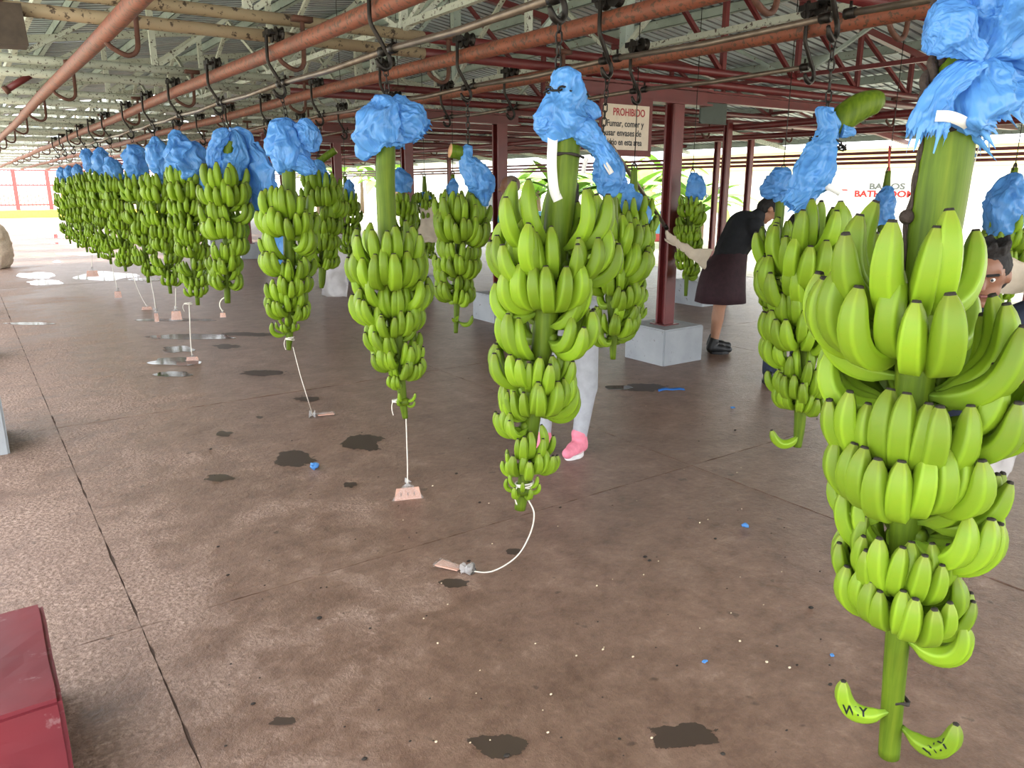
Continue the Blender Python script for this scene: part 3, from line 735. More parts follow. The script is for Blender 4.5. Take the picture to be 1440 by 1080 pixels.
# ---- fourth
X, Y = 1.70, 4.85
W, rad = px_stem([(406,492,3), (407,470,5), (407,420,7), (407,350,8.5), (407,290,9), (406,240,9.5), (405,200,8)], X, Y)
A4 = make_bunch(X, Y, W, rad, [
    (1.34, -25, 130, 8, 7, .255, 1.05), (1.31, 150, 140, 7, 6, .24, 1), (1.22, 62, 60, 5, 4, .24, 1), (1.10, -62, 72, 6, 5, .235, 1.05), (1.06, 140, 110, 5, 4, .22, 1), (.96, 28, 120, 8, 7, .20, 1.05),
    (.83, -48, 100, 7, 6, .185, 1.05), (.80, 160, 110, 5, 4, .18, 1), (.79, 50, 66, 5, 4, .17, 1.05), (.70, -10, 150, 5, 3, .10, 1.15), (.665, -85, 20, 1, 0, .15, 1)],
    1, 14, 'banana bunch fourth in the front row, hung from a crumpled ball shaped blue bag', FG)
# ---- fifth
X, Y = 1.70, 6.2
W, rad = px_stem([(320,426,4), (319,390,5), (319,330,6.5), (318,270,7.5), (320,225,7.5), (324,198,7)], X, Y)
A5 = make_bunch(X, Y, W, rad, [
    (1.50, -5, 150, 9, 8, .265, 1.05), (1.47, 165, 130, 6, 5, .24, 1), (1.36, 70, 60, 4, 4, .24, 1), (1.25, -40, 110, 8, 7, .24, 1.05), (1.20, 140, 110, 5, 4, .22, 1), (1.12, 48, 70, 5, 4, .22, 1),
    (.99, -12, 120, 8, 7, .20, 1.05), (.95, 165, 110, 5, 4, .18, 1), (.85, -55, 80, 5, 4, .175, 1.1), (.845, 60, 60, 4, 3, .17, 1.1)],
    1, 15, 'banana bunch fifth in the front row, beside the long blue sheet', FG)
# ---- rest of the front row
bun = {0: A1, 1: A2, 2: A3, 3: A4, 4: A5}
for i in range(5, 14):
    Y = FA[i]; rg = random.Random(60+i); X = 1.70; zt = 1.52+rg.uniform(-.05, .06); zb = .60 if i > 5 else .62
    stem = [Vector((X, Y, zb-.09)), Vector((X, Y, .9)), Vector((X, Y, 1.3)), Vector((X+.01, Y, 1.62)), Vector((X+.02, Y, 1.88))]
    bun[i] = make_bunch(X, Y, stem, [.018, .028, .036, .042, .036], rand_hands(rg, zt, zb+.02, .255, 8, i < 9), 2 if i < 9 else 3, 70+i,
        f'banana bunch {ORD[i]} in the front row counted from the nearest', FG)
# ---- second row
X, Y = 2.72, 1.82
W, rad = px_stem([(1121,628,6), (1125,590,8), (1127,520,10), (1130,430,12), (1131,340,13), (1133,285,14), (1140,245,13), (1155,205,13), (1172,180,16), (1190,163,19), (1212,149,19), (1232,143,16), (1241,143,9)], X, Y)
B1 = make_bunch(X, Y, W, rad, [
    (1.20, -48, 100, 7, 6, .255, 1.05), (1.28, 22, 80, 6, 5, .275, 1.05), (1.26, 150, 120, 5, 5, .25, 1), (1.20, 72, 80, 5, 5, .27, 1), (1.02, -42, 90, 7, 6, .23, 1.05), (1.0, 60, 110, 6, 5, .22, 1), (.96, 165, 120, 5, 4, .21, 1), (.92, -70, 60, 4, 4, .20, 1),
    (.80, -15, 130, 8, 7, .175, 1.05), (.78, 150, 120, 5, 4, .17, 1), (.73, -55, 60, 4, 3, .16, 1.05), (.74, 35, 90, 5, 4, .15, 1.05)],
    0, 21, 'second row banana bunch beside the nearest bunch, its thick stalk end poking out', SG,
    extra=[(at(1124, 612, X, Y, .01), -62, .17, 0, 22)])
X, Y = 2.72, 3.05
W, rad = px_stem([(862,505,4), (862,450,7), (860,390,9), (859,320,10), (857,270,10), (850,235,9), (838,203,9), (828,180,8)], X, Y)
B2 = make_bunch(X, Y, W, rad, [
    (1.22, -40, 120, 6, 6, .25, 1), (1.17, 58, 100, 8, 7, .265, 1.0), (1.18, 170, 120, 5, 5, .24, 1), (1.08, -30, 110, 6, 5, .23, 1), (1.02, 50, 100, 7, 6, .215, 1.05), (.98, 165, 110, 5, 4, .21, 1), (.86, 45, 110, 7, 6, .19, 1.05), (.80, -60, 80, 5, 4, .17, 1), (.80, 150, 110, 4, 3, .17, 1)],
    1, 22, 'banana bunch of the second row half hidden behind the knobbed bag bunch', SG)
X, Y = 2.72, 4.36
W, rad = px_stem([(641,468,3), (642,440,4), (644,390,6), (648,340,7.5), (656,295,8), (668,262,8), (668,240,8), (655,222,9), (646,214,9.5), (634,211,9.5)], X, Y); W[-1] = at(633, 212, X, Y, .07); W[-2] = at(646, 215, X, Y, .045)
B3 = make_bunch(X, Y, W, rad, [
    (1.30, -32, 120, 9, 8, .25, 1.05), (1.27, 62, 80, 6, 5, .25, 1), (1.28, 165, 120, 5, 5, .24, 1), (1.06, -38, 110, 8, 7, .21, 1.05), (1.05, 55, 100, 6, 5, .20, 1), (1.0, 165, 110, 4, 4, .2, 1), (.90, -58, 60, 5, 4, .20, 1.05), (.86, 40, 110, 6, 5, .17, 1.05), (.84, 160, 110, 4, 3, .17, 1)],
    1, 23, 'banana bunch of the second row with a pale round cut stalk end', SG,
    extra=[(at(644, 440, X, Y), -30, .12, 0, 60), (at(645, 452, X, Y), 62, .15, 0, 20)])
bb = B3.children[0]; 
X, Y = 2.72, 6.8
W, rad = px_stem([(452,405,3), (453,390,5), (455,330,6), (456,280,6.5), (454,250,6), (446,232,5), (456,222,5), (472,211,5)], X, Y)
B4 = make_bunch(X, Y, W, rad, [(1.47, -20, 150, 9, 8, .26, 1), (1.45, 160, 130, 6, 5, .24, 1), (1.36, 70, 80, 6, 5, .25, 1), (1.22, 40, 120, 8, 7, .23, 1), (1.2, -60, 90, 6, 5, .22, 1), (1.05, 10, 140, 8, 7, .2, 1), (.9, 60, 120, 7, 6, .18, 1), (.9, -60, 100, 6, 5, .18, 1)],
    2, 24, 'banana bunch of the second row behind the ball shaped blue bag, brown stalk end showing', SG)
# ---- third row and beyond
third = [(3.72, 3.88, 'third row bunch under a flat draped blue bag, left of the sign post', 2),
         (3.90, 7.6, 'small banana bunch behind the bare green stalk of the bell shaped bag', 2),
         (3.74, 8.7, 'small far bunch with a narrow blue bag left of the bell shaped bag bunch', 2),
         (4.24, 7.1, 'far bunch with a pointed blue bag left of the pale cut stalk end', 2),
         (4.73, 8.6, 'far bunch wrapped low in beige foam sheet, left of the second row cut stalk', 2),
         (5.38, 4.87, 'slender bunch with a beige foam sheet slung below, between the sign post and the woman', 2),
         (4.86, 3.55, 'bunch behind the woman in black with a spread blue bag', 2),
         (6.11, 3.48, 'bunch with a narrow blue bag on a red tie under the wall lettering', 2),
         (5.78, 2.42, 'bunch with a long ragged blue bag behind the young man', 2)]
tb = []
for i, (x, y, lab, lod) in enumerate(third):
    rg = random.Random(90+i); stem = [Vector((x, y, .62)), Vector((x, y, .9)), Vector((x, y, 1.2)), Vector((x, y, 1.5)), Vector((x, y, 1.72))]
    tb.append(make_bunch(x, y, stem, [.016, .024, .03, .034, .02], rand_hands(rg, {6: 1.14, 7: 1.06, 8: 1.22}.get(i, 1.34), .74, .22, 7, True) if i != 5 else [(1.36-.058*q, (-20, 60, 150, -100)[q % 4]+rg.uniform(-15, 15), 130, 7, 6, .17-.004*q, 1) for q in range(11)], lod, 110+i, lab, TG))
for o in B3.children:
    if o.name.startswith('stem'): o.data.materials[1] = M['cutdry']

# ================================================================== PLASTIC BAGS
def film_tube(b, pts, rad, seed, pleat=1.0, crumple=1.0, flatten=1.0, rag=0.0, nphi=84, nu=13, fdir=None, mi=0, closed_end=False):
    """pleated, crumpled film gathered round a path: pts world (or local), rad metres"""
    P = crom([tuple(p)+(r,) for p, r in zip(pts, rad)], nu); k = len(P); rg = random.Random(seed)
    comps = [(n, rg.uniform(0, 6.28), rg.uniform(-2.2, 2.2), rg.uniform(.6, 1)) for n in (3, 5, 8, 11, 15, 21, 29)]
    C = [Vector(p[:3]) for p in P]; rr = np.maximum(P[:, 3], .002); rmax = max(rr)
    toc = (EYE - C[k//2]); toc.z = 0; toc.normalize()
    vs = []; x = None; att = []; run = 0.0
    for i in range(k):
        t = (C[min(i+1, k-1)]-C[max(i-1, 0)]).normalized(); run += (C[i]-C[max(i-1, 0)]).length
        if x is None:
            x = toc - t*toc.dot(t); x = x.normalized() if x.length > .05 else t.orthogonal().normalized()
        x = x - t*x.dot(t); x.normalize(); y = t.cross(x); u = i/(k-1)
        pinch = 1-min(1, rr[i]/rmax)
        for j in range(nphi):
            a = 2*math.pi*j/nphi; f = 0
            for (n, ph, dr, w_) in comps:
                s = math.sin(n*a+ph+dr*u*3)
                f += w_*(1-2*abs(s) if n > 9 else s)*(1.0/(n**.55))
            amp = (.10+.24*pinch)*pleat
            r = rr[i]*(1+amp*f*.55)
            dirv = x*math.cos(a)*flatten + y*math.sin(a)
            p = C[i] + dirv*r
            sc_ = .055/max(rmax, .02); q = Vector((math.cos(a)*rr[i]*1.6, math.sin(a)*rr[i]*1.6, run*.8))*sc_
            crz = (.30-abs(noise.noise(q*21+Vector((seed, 0, 0)))))*.34 + (.25-abs(noise.noise(q*47+Vector((0, seed, 0)))))*.22
            nz = noise.noise_vector(p*13+Vector((seed, 0, 0)))*.22
            p = p + (nz + dirv*crz*1.15)*crumple*rmax*min(1, rr[i]/rmax+.25)
            att.append((math.cos(a)*rr[i]*1.3+seed, math.sin(a)*rr[i]*1.3, run*.34))
            if rag and i >= k-3:
                p = p + t*(rag*(max(0, noise.noise(Vector((a*4.5, seed, 1.0))))*1.9 + .5*noise.noise(Vector((a*14, seed, 3.0))))*((i-k+4)/3))
            vs.append(p)
    fs = [(i*nphi+j, i*nphi+(j+1) % nphi, (i+1)*nphi+(j+1) % nphi, (i+1)*nphi+j) for i in range(k-1) for j in range(nphi)]
    if not rag: fs.append(tuple((k-1)*nphi+j for j in range(nphi)))
    fs.append(tuple(reversed(range(nphi))))
    b.add(vs, fs, mi); b.attr = att
def bag(X, Y, lobes, label, seed, grp=None, ribbons=(), nphi=84):
    """lobes: list of (px path [(px,py,r_px)], toward, options)"""
    O = at(lobes[0][0][0][0], lobes[0][0][0][1], X, Y)
    root = tag(empty('plastic_bag', tuple(O)), label, 'plastic bag', grp)
    for li, (pth, tw, op) in enumerate(lobes):
        W = [at(p[0], p[1], X, Y, p[3] if len(p) > 3 else tw) for p in pth]; rd = [p[2]*(q-EYE).dot(FW)/FPX for p, q in zip(pth, W)]
        b = MB(); film_tube(b, [q-O for q in W], rd, seed*7+li, nphi=nphi, **op)
        o = b.obj('bag_body' if li == 0 else 'bag_flap', M['bag'], root)
    for rb in ribbons:
        W = [at(p[0], p[1], X, Y, p[2])-O for p in rb[0]]; wd = rb[1]*mpp(X, Y)
        P = [Vector(q) for q in crom([tuple(q) for q in W], 6)]
        b = MB(); vs = []
        for i, q in enumerate(P):
            t = (P[min(i+1, len(P)-1)]-P[max(i-1, 0)]).normalized(); sx_ = t.cross((EYE-O-q).normalized()).normalized()
            for e in (-.5, .5): vs.append(q+sx_*wd*e)
        n = len(P)
        vs2 = [q + (q-(EYE-O)).normalized()*.0015 for q in vs]
        fs = [(2*i, 2*i+1, 2*i+3, 2*i+2) for i in range(n-1)] + [(2*n+2*i, 2*n+2*i+2, 2*n+2*i+3, 2*n+2*i+1) for i in range(n-1)]
        for i in range(n-1): fs += [(2*i, 2*i+2, 2*n+2*i+2, 2*n+2*i), (2*i+1, 2*n+2*i+1, 2*n+2*i+3, 2*i+3)]
        b.add(vs+vs2, fs); b.obj('tie_ribbon', M['white'], root)
    return root
BG = 'blue bags of the banana bunches'
bag(1.70, .84, [
    ([(1425,-95,50), (1418,-40,78), (1410,10,74), (1398,52,48), (1382,80,20), (1374,92,16)], .03, dict(pleat=.9)),
    ([(1374,86,16), (1376,104,30), (1378,128,52), (1386,150,58), (1402,172,40)], .02, dict(rag=.045, pleat=1.3)),
    ([(1376,86,13), (1350,104,22), (1322,135,22), (1310,165,27), (1304,186,26)], .06, dict(rag=.035, pleat=1.5, flatten=.6)),
    ([(1378,78,13), (1360,62,17), (1338,44,32), (1318,36,30), (1306,36,12)], .07, dict(pleat=.9)),
    ([(1392,80,15), (1420,88,44), (1442,70,62), (1470,50,50)], 0, dict(pleat=1.0)),
    ([(1368,150,20), (1364,172,24), (1366,196,20)], -.02, dict(rag=.05, pleat=1.5))],
    'large torn blue plastic bag knotted over the bent stalk of the nearest bunch', 1, BG, [([(1316,163,.10), (1336,164,.105), (1356,172,.09), (1372,184,.05)], 13)], nphi=120)
bag(1.70, 2.15, [
    ([(799,95,4), (798,103,17), (797,118,24), (796,131,25), (793,141,24), (790,156,31), (790,170,34), (794,184,27), (798,192,22)], .02, dict(pleat=.75)),
    ([(778,160,10), (768,170,15), (758,178,13), (752,180,4)], .05, dict(pleat=1.2)),
    ([(805,172,16), (822,184,17), (838,200,13), (848,214,10), (855,226,12)], .03, dict(pleat=1.3, rag=.03)),
    ([(816,150,10), (830,158,12), (836,168,10)], .0, dict(pleat=1.2))],
    'knobbed blue plastic bag with white hanging ribbon, on the second front bunch', 2, BG, [([(779,168,.06), (777,200,.06), (776,232,.06), (779,266,.05), (785,282,.05)], 13)], nphi=96)
bag(1.70, 3.43, [
    ([(543,134,3), (543,140,16), (541,155,30), (539,172,37), (538,188,39), (539,204,36), (542,214,27)], 0, dict(pleat=1.0, rag=.012)),
    ([(548,146,12), (562,158,21), (576,170,24), (588,180,21), (596,186,13)], .0, dict(pleat=1.2, rag=.025))],
    'bell shaped blue plastic bag over the third front bunch', 3, BG, nphi=96)
bag(1.70, 4.85, [
    ([(404,165,3), (403,172,15), (402,186,23), (404,204,25), (406,222,25), (403,236,17), (404,243,9)], 0, dict(pleat=.95)),
    ([(420,172,7), (430,180,13), (436,194,14), (438,208,9), (438,214,3)], .03, dict(pleat=1.3)),
    ([(412,222,12), (428,232,13), (440,240,7), (445,243,3)], .03, dict(pleat=1.3))],
    'crumpled ball shaped blue plastic bag on the fourth front bunch', 4, BG, nphi=96)
bag(1.70, 6.2, [
    ([(321,183,4), (312,190,10), (304,204,9), (301,222,9), (303,236,8), (306,246,4)], .05, dict(pleat=1.0)),
    ([(322,184,5), (336,192,14), (352,216,24), (362,250,34), (374,290,26), (385,330,17), (391,365,10), (395,388,3)], -.12, dict(pleat=.5, flatten=.35)),
    ([(326,186,6), (334,200,11), (335,216,14), (328,232,22), (322,246,22)], -.03, dict(pleat=1.0, rag=.03))],
    'long blue plastic sheet draped beside the fifth front bunch', 5, BG, nphi=72)
bag(1.70, 7.5, [
    ([(250,183,3), (249,190,10), (254,208,21), (262,226,27), (267,242,23), (268,254,12)], .02, dict(pleat=.9)),
    ([(276,238,13), (287,258,11), (292,278,7), (294,288,3)], .0, dict(pleat=1.2))],
    'large crumpled blue plastic bag on the sixth front bunch', 6, BG, nphi=64)
bag(1.70, 8.65, [([(218,193,3), (220,203,12), (224,222,17), (232,246,12), (241,264,6)], .02, dict(pleat=1.1, rag=.03))], 'slanting blue plastic bag tucked beside the bag of the sixth front bunch', 7, BG, nphi=56)
bag(1.70, 9.8, [([(191,203,3), (190,210,11), (189,226,15), (192,242,14), (194,252,8)], .02, dict(pleat=1.1))], 'upright oval blue bag on the eighth front bunch', 8, BG, nphi=56)
bag(1.70, 11.3, [([(152,222,5), (157,234,11), (162,248,11), (158,266,8)], .06, dict(pleat=1.2, rag=.03))], 'blue bag slipped below the bare stalk tip of the ninth front bunch', 9, BG, nphi=48)
bag(1.70, 12.5, [([(141,207,3), (141,217,9), (143,234,11), (147,252,7)], .04, dict(pleat=1.2))], 'blue bag on the tenth front bunch', 10, BG, nphi=40)
bag(1.70, 13.7, [([(122,209,3), (122,217,8), (126,230,9), (128,244,6)], .04, dict(pleat=1.2))], 'blue bag on the eleventh front bunch', 11, BG, nphi=40)
for i, y in ((11, 15.0), (12, 16.2), (13, 17.4)):
    p = [at(*(0, 0), 1.7, y)]; 
    root = tag(empty('plastic_bag', (1.72, y, 1.96)), f'small far blue bag on the {ORD[i]} front bunch', 'plastic bag', BG)
    b = MB(); film_tube(b, [(0, 0, .0), (0, 0, -.05), (0, 0, -.14), (.02, 0, -.24), (.03, 0, -.3)], [.012, .06, .085, .07, .035], 30+i, nphi=36); b.obj('bag_body', M['bag'], root)
bag(2.72, 1.82, [
    ([(1162,151,8), (1160,162,14), (1166,178,15), (1163,196,14), (1157,214,18), (1146,236,24), (1134,258,25), (1126,276,19), (1112,290,12)], .03, dict(pleat=.9, rag=.02)),
    ([(1182,184,10), (1196,186,6), (1202,188,3)], .03, dict(pleat=1.4))],
    'twisted slanting blue bag bound with a chain, thick green stalk end above', 12, BG, [([(1148,262,.03), (1162,262,.06), (1176,268,.06), (1182,272,.05)], 9)], nphi=96)
bag(2.72, 3.05, [
    ([(827,204,5), (838,208,11), (848,216,13), (853,232,19), (856,248,22), (853,264,17), (846,274,10)], .03, dict(pleat=1.0)),
    ([(866,252,12), (876,262,9), (882,266,4)], .03, dict(pleat=1.3))],
    'wrinkled blue bag tied with white ribbon on the half hidden second row bunch', 13, BG, [([(848,224,.12), (854,234,.12), (860,244,.11)], 7), ([(826,222,.08), (822,232,.08), (820,244,.08)], 6)], nphi=72)
bag(2.72, 4.36, [
    ([(660,204,4), (658,212,8), (656,222,10), (662,234,13), (672,250,18), (678,264,17), (680,276,9), (682,290,4)], .04, dict(pleat=1.1)),
    ],
    'twisted blue bag below the pale cut stalk end of the second row', 14, BG, nphi=64)
bag(2.72, 6.8, [([(444,224,3), (447,232,8), (450,242,10), (454,252,13), (456,264,12), (456,272,5)], .04, dict(pleat=1.1))], 'small blue bag below a brown stalk end, behind the fourth front bunch', 15, BG, nphi=56)
bag(3.72, 3.88, [([(888,258,3), (885,268,9), (890,284,15), (894,300,19), (894,312,19)], .05, dict(pleat=.6, flatten=.5, rag=.01))], 'flat draped blue bag left of the sign post', 16, BG, nphi=56)
bag(3.90, 7.6, [([(563,236,3), (562,244,14), (562,256,17), (564,270,15)], .04, dict(pleat=1.2, rag=.02))], 'blue bag half hidden behind the bare stalk of the third front bunch', 17, BG, nphi=40)
bag(3.74, 8.7, [([(490,252,2), (491,260,6), (492,272,7), (492,282,5)], .04, dict(pleat=1.2, rag=.02))], 'narrow small blue bag left of the bare stalk of the third front bunch', 18, BG, nphi=40)
bag(4.24, 7.1, [([(638,251,2), (637,260,7), (635,274,9), (634,288,8)], .04, dict(pleat=1.2, rag=.02))], 'pointed blue bag just left of the pale cut stalk end', 19, BG, nphi=40)
bag(4.73, 8.6, [([(597,270,3), (597,276,7), (599,284,9), (602,292,7)], .04, dict(pleat=1.2))], 'tiny blue bag with a bare dark stalk tip, over the foam wrapped far bunch', 20, BG, nphi=40)
bag(5.38, 4.87, [([(976,243,3), (976,250,9), (978,262,13), (979,274,12), (979,282,9)], .05, dict(pleat=1.0))], 'rounded blue bag on the slender bunch right of the sign post', 21, BG, nphi=48)
bag(4.86, 3.55, [([(1110,238,4), (1102,246,13), (1092,258,17), (1080,266,12), (1070,270,5)], .08, dict(pleat=1.2)), ([(1100,250,10), (1098,266,12), (1098,282,10)], .05, dict(pleat=1.2, rag=.02))], 'spread blue bag above the head of the woman in black', 22, BG, nphi=48)
bag(6.11, 3.48, [([(1250,262,4), (1247,272,10), (1243,286,14), (1240,300,15), (1241,314,15)], .05, dict(pleat=1.0, rag=.03))], 'narrow blue bag under the red tie and the wall lettering', 23, BG, nphi=48)
bag(5.78, 2.42, [([(1436,246,3), (1428,254,14), (1420,276,24), (1412,304,25), (1410,330,18), (1412,342,10)], .06, dict(pleat=1.0, rag=.02))], 'long ragged blue bag beside the head of the young man', 24, BG, nphi=56)
# ------------------------------------------------------------------ chains from the hooks
CG = 'chains between hooks and bunches'
for i, (X, Y, py, dx) in enumerate([(1.70, 2.15, 160, -12), (1.70, 3.43, 138, 0), (1.70, 4.85, 170, 0), (1.70, 6.2, 190, 0), (1.70, 7.5, 190, 0)]):
    p0 = Vector((X, Y, RZC-.262)); p1 = at(*([(781,160),(544,138),(404,170),(321,190),(250,190)][i]), X, Y, .03 if i == 0 else 0)
    chain([p0, p0.lerp(p1, .5)+Vector((.003, 0, 0)), p1], f'dark chain from the {ORD[i+1]} front hook down to its bunch')
for i, (X, Y, q, lab) in enumerate([(2.72, 1.82, (1163,158), 'over the twisted slanting bag'), (2.72, 3.05, (845,215), 'hanging along the edge of the prohibition sign'), (2.72, 4.36, (658,212), 'above the pale cut stalk end'), (2.72, 6.8, (446,230), 'behind the ball shaped bag')]):
    p0 = Vector((X, Y, RZC-.262)); p1 = at(*q, X, Y); chain([p0, p0.lerp(p1, .5)+Vector((.003, 0, 0)), p1], 'dark chain of the second rail ' + lab)
for i in range(5, 14):
    if i == 5: continue
    Y = FA[i]; p0 = Vector((1.70, Y, RZC-.262)); p1 = Vector((1.71, Y, 1.93)); chain([p0, p0.lerp(p1, .5), p1], f'dark chain from the {ORD[i]} front hook down to its bunch', .05)
for i, (x, y, lab, lod) in enumerate(third):
    t = tag(empty('hanging_wire', (x, y, 1.70)), 'thin roof wire holding the ' + ['bunch under the flat draped bag', 'small bunch behind the bell shaped bag stalk', 'small far bunch with a narrow bag', 'far bunch with a pointed bag', 'far bunch wrapped in foam sheet', 'slender bunch right of the sign post', 'bunch with a spread bag over the woman', 'narrow bag on a red tie', 'bunch with a long ragged bag'][i], 'wire')
    b = MB(); b.tube([(0, 0, 0), (.004, 0, .4), (0, 0, zr(x)-.06-1.70)], .0032, 5); b.obj('strand', M['hook'], t)
    b = MB(); b.tube([(math.cos(a)*.022, 0, .02+math.sin(a)*.03) for a in np.linspace(0, 5.6, 12)], .005, 5); b.obj('wire_hook', M['hook'], t)
def loop_chain(px, py, X, Y, r, label, tilt=.3):
    c = at(px, py, X, Y); pts = [c+Vector((math.cos(a)*r, math.sin(a)*r, tilt*r*math.sin(a-1.2))) for a in np.linspace(0, 6.0, 10)]
    return chain(pts, label, .03)
loop_chain(1164, 203, 2.72, 1.82, .060, 'dark chain looped tight around the twisted slanting bag')
loop_chain(797, 131, 1.70, 2.15, .066, 'dark chain looped around the knobbed blue bag', .1)
loop_chain(848, 222, 2.72, 3.05, .052, 'dark chain looped around the wrinkled bag with white ribbon', .4)
# dark twisted rope beside the nearest bunch
t = tag(empty('twisted_rope', tuple(at(1316, 20, 1.70, .84))), 'dark twisted rope hanging loose beside the stalk of the nearest bunch', 'rope')
O = t.location.copy()
P = crom([tuple(at(*q, 1.70, .84, .0)-O) for q in [(1318,-40), (1322,20), (1330,60), (1318,85), (1307,110), (1300,140), (1299,175), (1294,215), (1288,245), (1281,285), (1275,305), (1272,340), (1270,380)]], 10)
k = mpp(1.7, .84); n = len(P)
for s in (0, 1):
    pts = []; rd = []
    for i, q in enumerate(P):
        u = i/n; a = i*.30+s*math.pi; th = (8.5 if u < .38 else 3.0+5.5*max(0, 1-(u-.38)*7))*k
        pts.append(Vector(q)+(RT*math.cos(a)+HEAD*math.sin(a))*th*.55); rd.append(th*(.72+.10*math.sin(i*.47+s)))
    b = MB(); b.tube(pts, rd, 8); b.obj('rope_strand', M['ropebrown'], t)
b = MB(); b.ball(Vector(P[100 if n > 100 else -1]), .016, 8, 6); b.obj('rope_knot', M['ropebrown'], t)
t = tag(empty('tie_string', tuple(at(1378, 200, 1.70, .84))), 'thin pinkish string hanging from the torn bag of the nearest bunch', 'string')
O = t.location.copy(); b = MB(); b.tube([at(1378,200,1.7,.84)-O, at(1370,230,1.7,.84)-O, at(1356,284,1.7,.84)-O], .0012, 5); b.obj('strand', M['cord'], t)
t = tag(empty('tie_string', tuple(at(1251, 226, 6.11, 3.48))), 'red tie holding the narrow bag under the wall lettering', 'string')
O = t.location.copy(); b = MB(); b.tube([at(1251,205,6.11,3.48)-O, at(1250,230,6.11,3.48)-O, at(1250,262,6.11,3.48)-O], .009, 5); b.obj('strand', M['gatered'], t)

# ================================================================== WEIGHTS ON STRINGS
def weight(X, Y, cord_pts, tagpoly, label, lying=False, marks=False, knot=True, th=.006):
    """card in a clear plastic bag on a cord; cord_pts world points from the bunch down; tagpoly: px outline of the bag"""
    O = Vector(cord_pts[0]); t = tag(empty('string_weight', tuple(O)), label, 'weight', 'weights hanging on strings under the bunches')
    P = crom([tuple(Vector(p)-O) for p in cord_pts], 8); b = MB(); b.tube(P, .0031 if Y < 5 else .005, 6); b.obj('cord', M['cord'], t)
    k = Vector(cord_pts[-1])
    if lying:
        d = (tagpoly[0]-k); d.z = 0; L = d.length; d.normalize(); s = Vector((-d.y, d.x, 0)); w0 = tagpoly[1]
        f = lambda u, v, z: k-O + d*(L*u) + s*(w0*v) + Vector((0, 0, z))
        nrm = Vector((0, 0, 1))
    else:
        d = Vector((0, 0, -1)); L = tagpoly[0]; s = (RT*.96+HEAD*.28).normalized(); w0 = tagpoly[1]; nrm = s.cross(d)
        f = lambda u, v, z: k-O + d*(L*u) + s*(w0*v) + nrm*z
    b = MB(); q = [(.22, -.36), (.22, .36), (.94, .45), (.94, -.45)]
    b.add([f(u, v, th*.5) for u, v in q]+[f(u, v, -th*.5) for u, v in q], [(0,1,2,3), (7,6,5,4), (0,4,5,1), (1,5,6,2), (2,6,7,3), (3,7,4,0)])
    cd_ = b.obj('card', M['card'], t, smooth=False)
    # clear bag: two crumpled faces gathered at the knot
    b = MB(); N, K = 14, 14
    for sd in (1, -1):
        vs = []
        for i in range(N+1):
            u = i/N; hw = .06+.46*min(1, (u*1.15)**.8)
            for j in range(K+1):
                v = (j/K*2-1)*hw; e = 1-abs(j/K*2-1)**3
                z = sd*(th*.9+.004*e*math.sin(math.pi*min(1, u))) + .004*math.sin(j*2.4)*(1-u) + .003*noise.noise(Vector((u*9, v*11, sd*3+X)))
                vs.append(f(u, v, max(z, -.004) if lying else z))
        b.add(vs, [(i*(K+1)+j, i*(K+1)+j+1, (i+1)*(K+1)+j+1, (i+1)*(K+1)+j) for i in range(N) for j in range(K)])
    b.obj('clear_bag', M['clear'], t)
    b = MB(); film_tube(b, [f(-.16, .04, .012), f(-.08, .0, .010), f(0, 0, .008), f(.10, 0, .006)], [.018*L/.1, .012*L/.1, .006*L/.1, .016*L/.1], int(X*100+Y*10), pleat=1.5, nphi=40, nu=5, rag=.008)
    b.obj('bag_knot', M['clearthick'], t)
    if marks:
        for v in (-.22, .0, .2):
            b = MB(); b.box((-.0015, -.0, 0), (.0015, .008, .001)); 
            p = f(.55, v, 0)+nrm*(th*.5+.001 if nrm.dot(EYE-k) > 0 else -th*.5-.001)
            m = Matrix((s.to_4d(), (-d).to_4d(), (nrm if nrm.dot(EYE-k) > 0 else -nrm).to_4d(), p.to_4d())).transposed(); m[3][0] = m[3][1] = m[3][2] = 0; m[3][3] = 1
            b2 = MB(); b2.box((-.002, -.008, 0), (.002, .010, .001), 0, m); b2.obj('pen_stroke', M['ink'], t, smooth=False)
    return t
def hang(X, Y, pts): return [at(a, c, X, Y) for a, c in pts]
weight(1.70, 3.43, hang(1.70, 3.43, [(571,586), (572,620), (573,655), (573,680)]), (.105, .165), 'square pinkish card in a clear bag on a string below the third front bunch', marks=True)
g = [at(741,700,1.70,2.15), at(751,722,1.70,2.15), at(745,752,1.7,2.20), at(725,784,1.68,2.3), on_floor(690,804,.012), on_floor(656,802,.012)]
weight(1.70, 2.15, g, (on_floor(614,794), .062), 'weight in clear bag lying on the floor at the end of a coiled string', lying=True)
g = [at(412,488,1.70,4.85), at(423,530,1.70,4.85), at(433,562,1.72,4.86), on_floor(440,584,.012)]
weight(1.70, 4.85, g, (on_floor(471,583), .06), 'flat weight lying on the floor under the fourth front bunch', lying=True)
weight(1.70, 7.5, hang(1.70, 7.5, [(266,425), (267,455), (268,480), (270,500)]), (.06, .13), 'weight touching the wet patch under the sixth front bunch')
weight(1.70, 6.2, hang(1.70, 6.2, [(320,416), (311,422), (309,430), (313,438)]), (.05, .05), 'white knotted bag end on a short string under the fifth front bunch')
weight(1.70, 8.65, hang(1.70, 8.65, [(247,405), (247,415), (247,425), (247,434)]), (.125, .12), 'pale pink weight on a short string below the seventh front bunch')
weight(1.70, 9.8, hang(1.70, 9.8, [(210,380), (213,400), (217,420), (219,437)]), (.14, .055), 'narrow weight on a slanting string below the eighth front bunch')
weight(1.70, 11.3, hang(1.70, 11.3, [(186,385), (193,405), (200,420), (206,430)]), (.06, .15), 'weight at the end of the slanting string of the ninth front bunch')
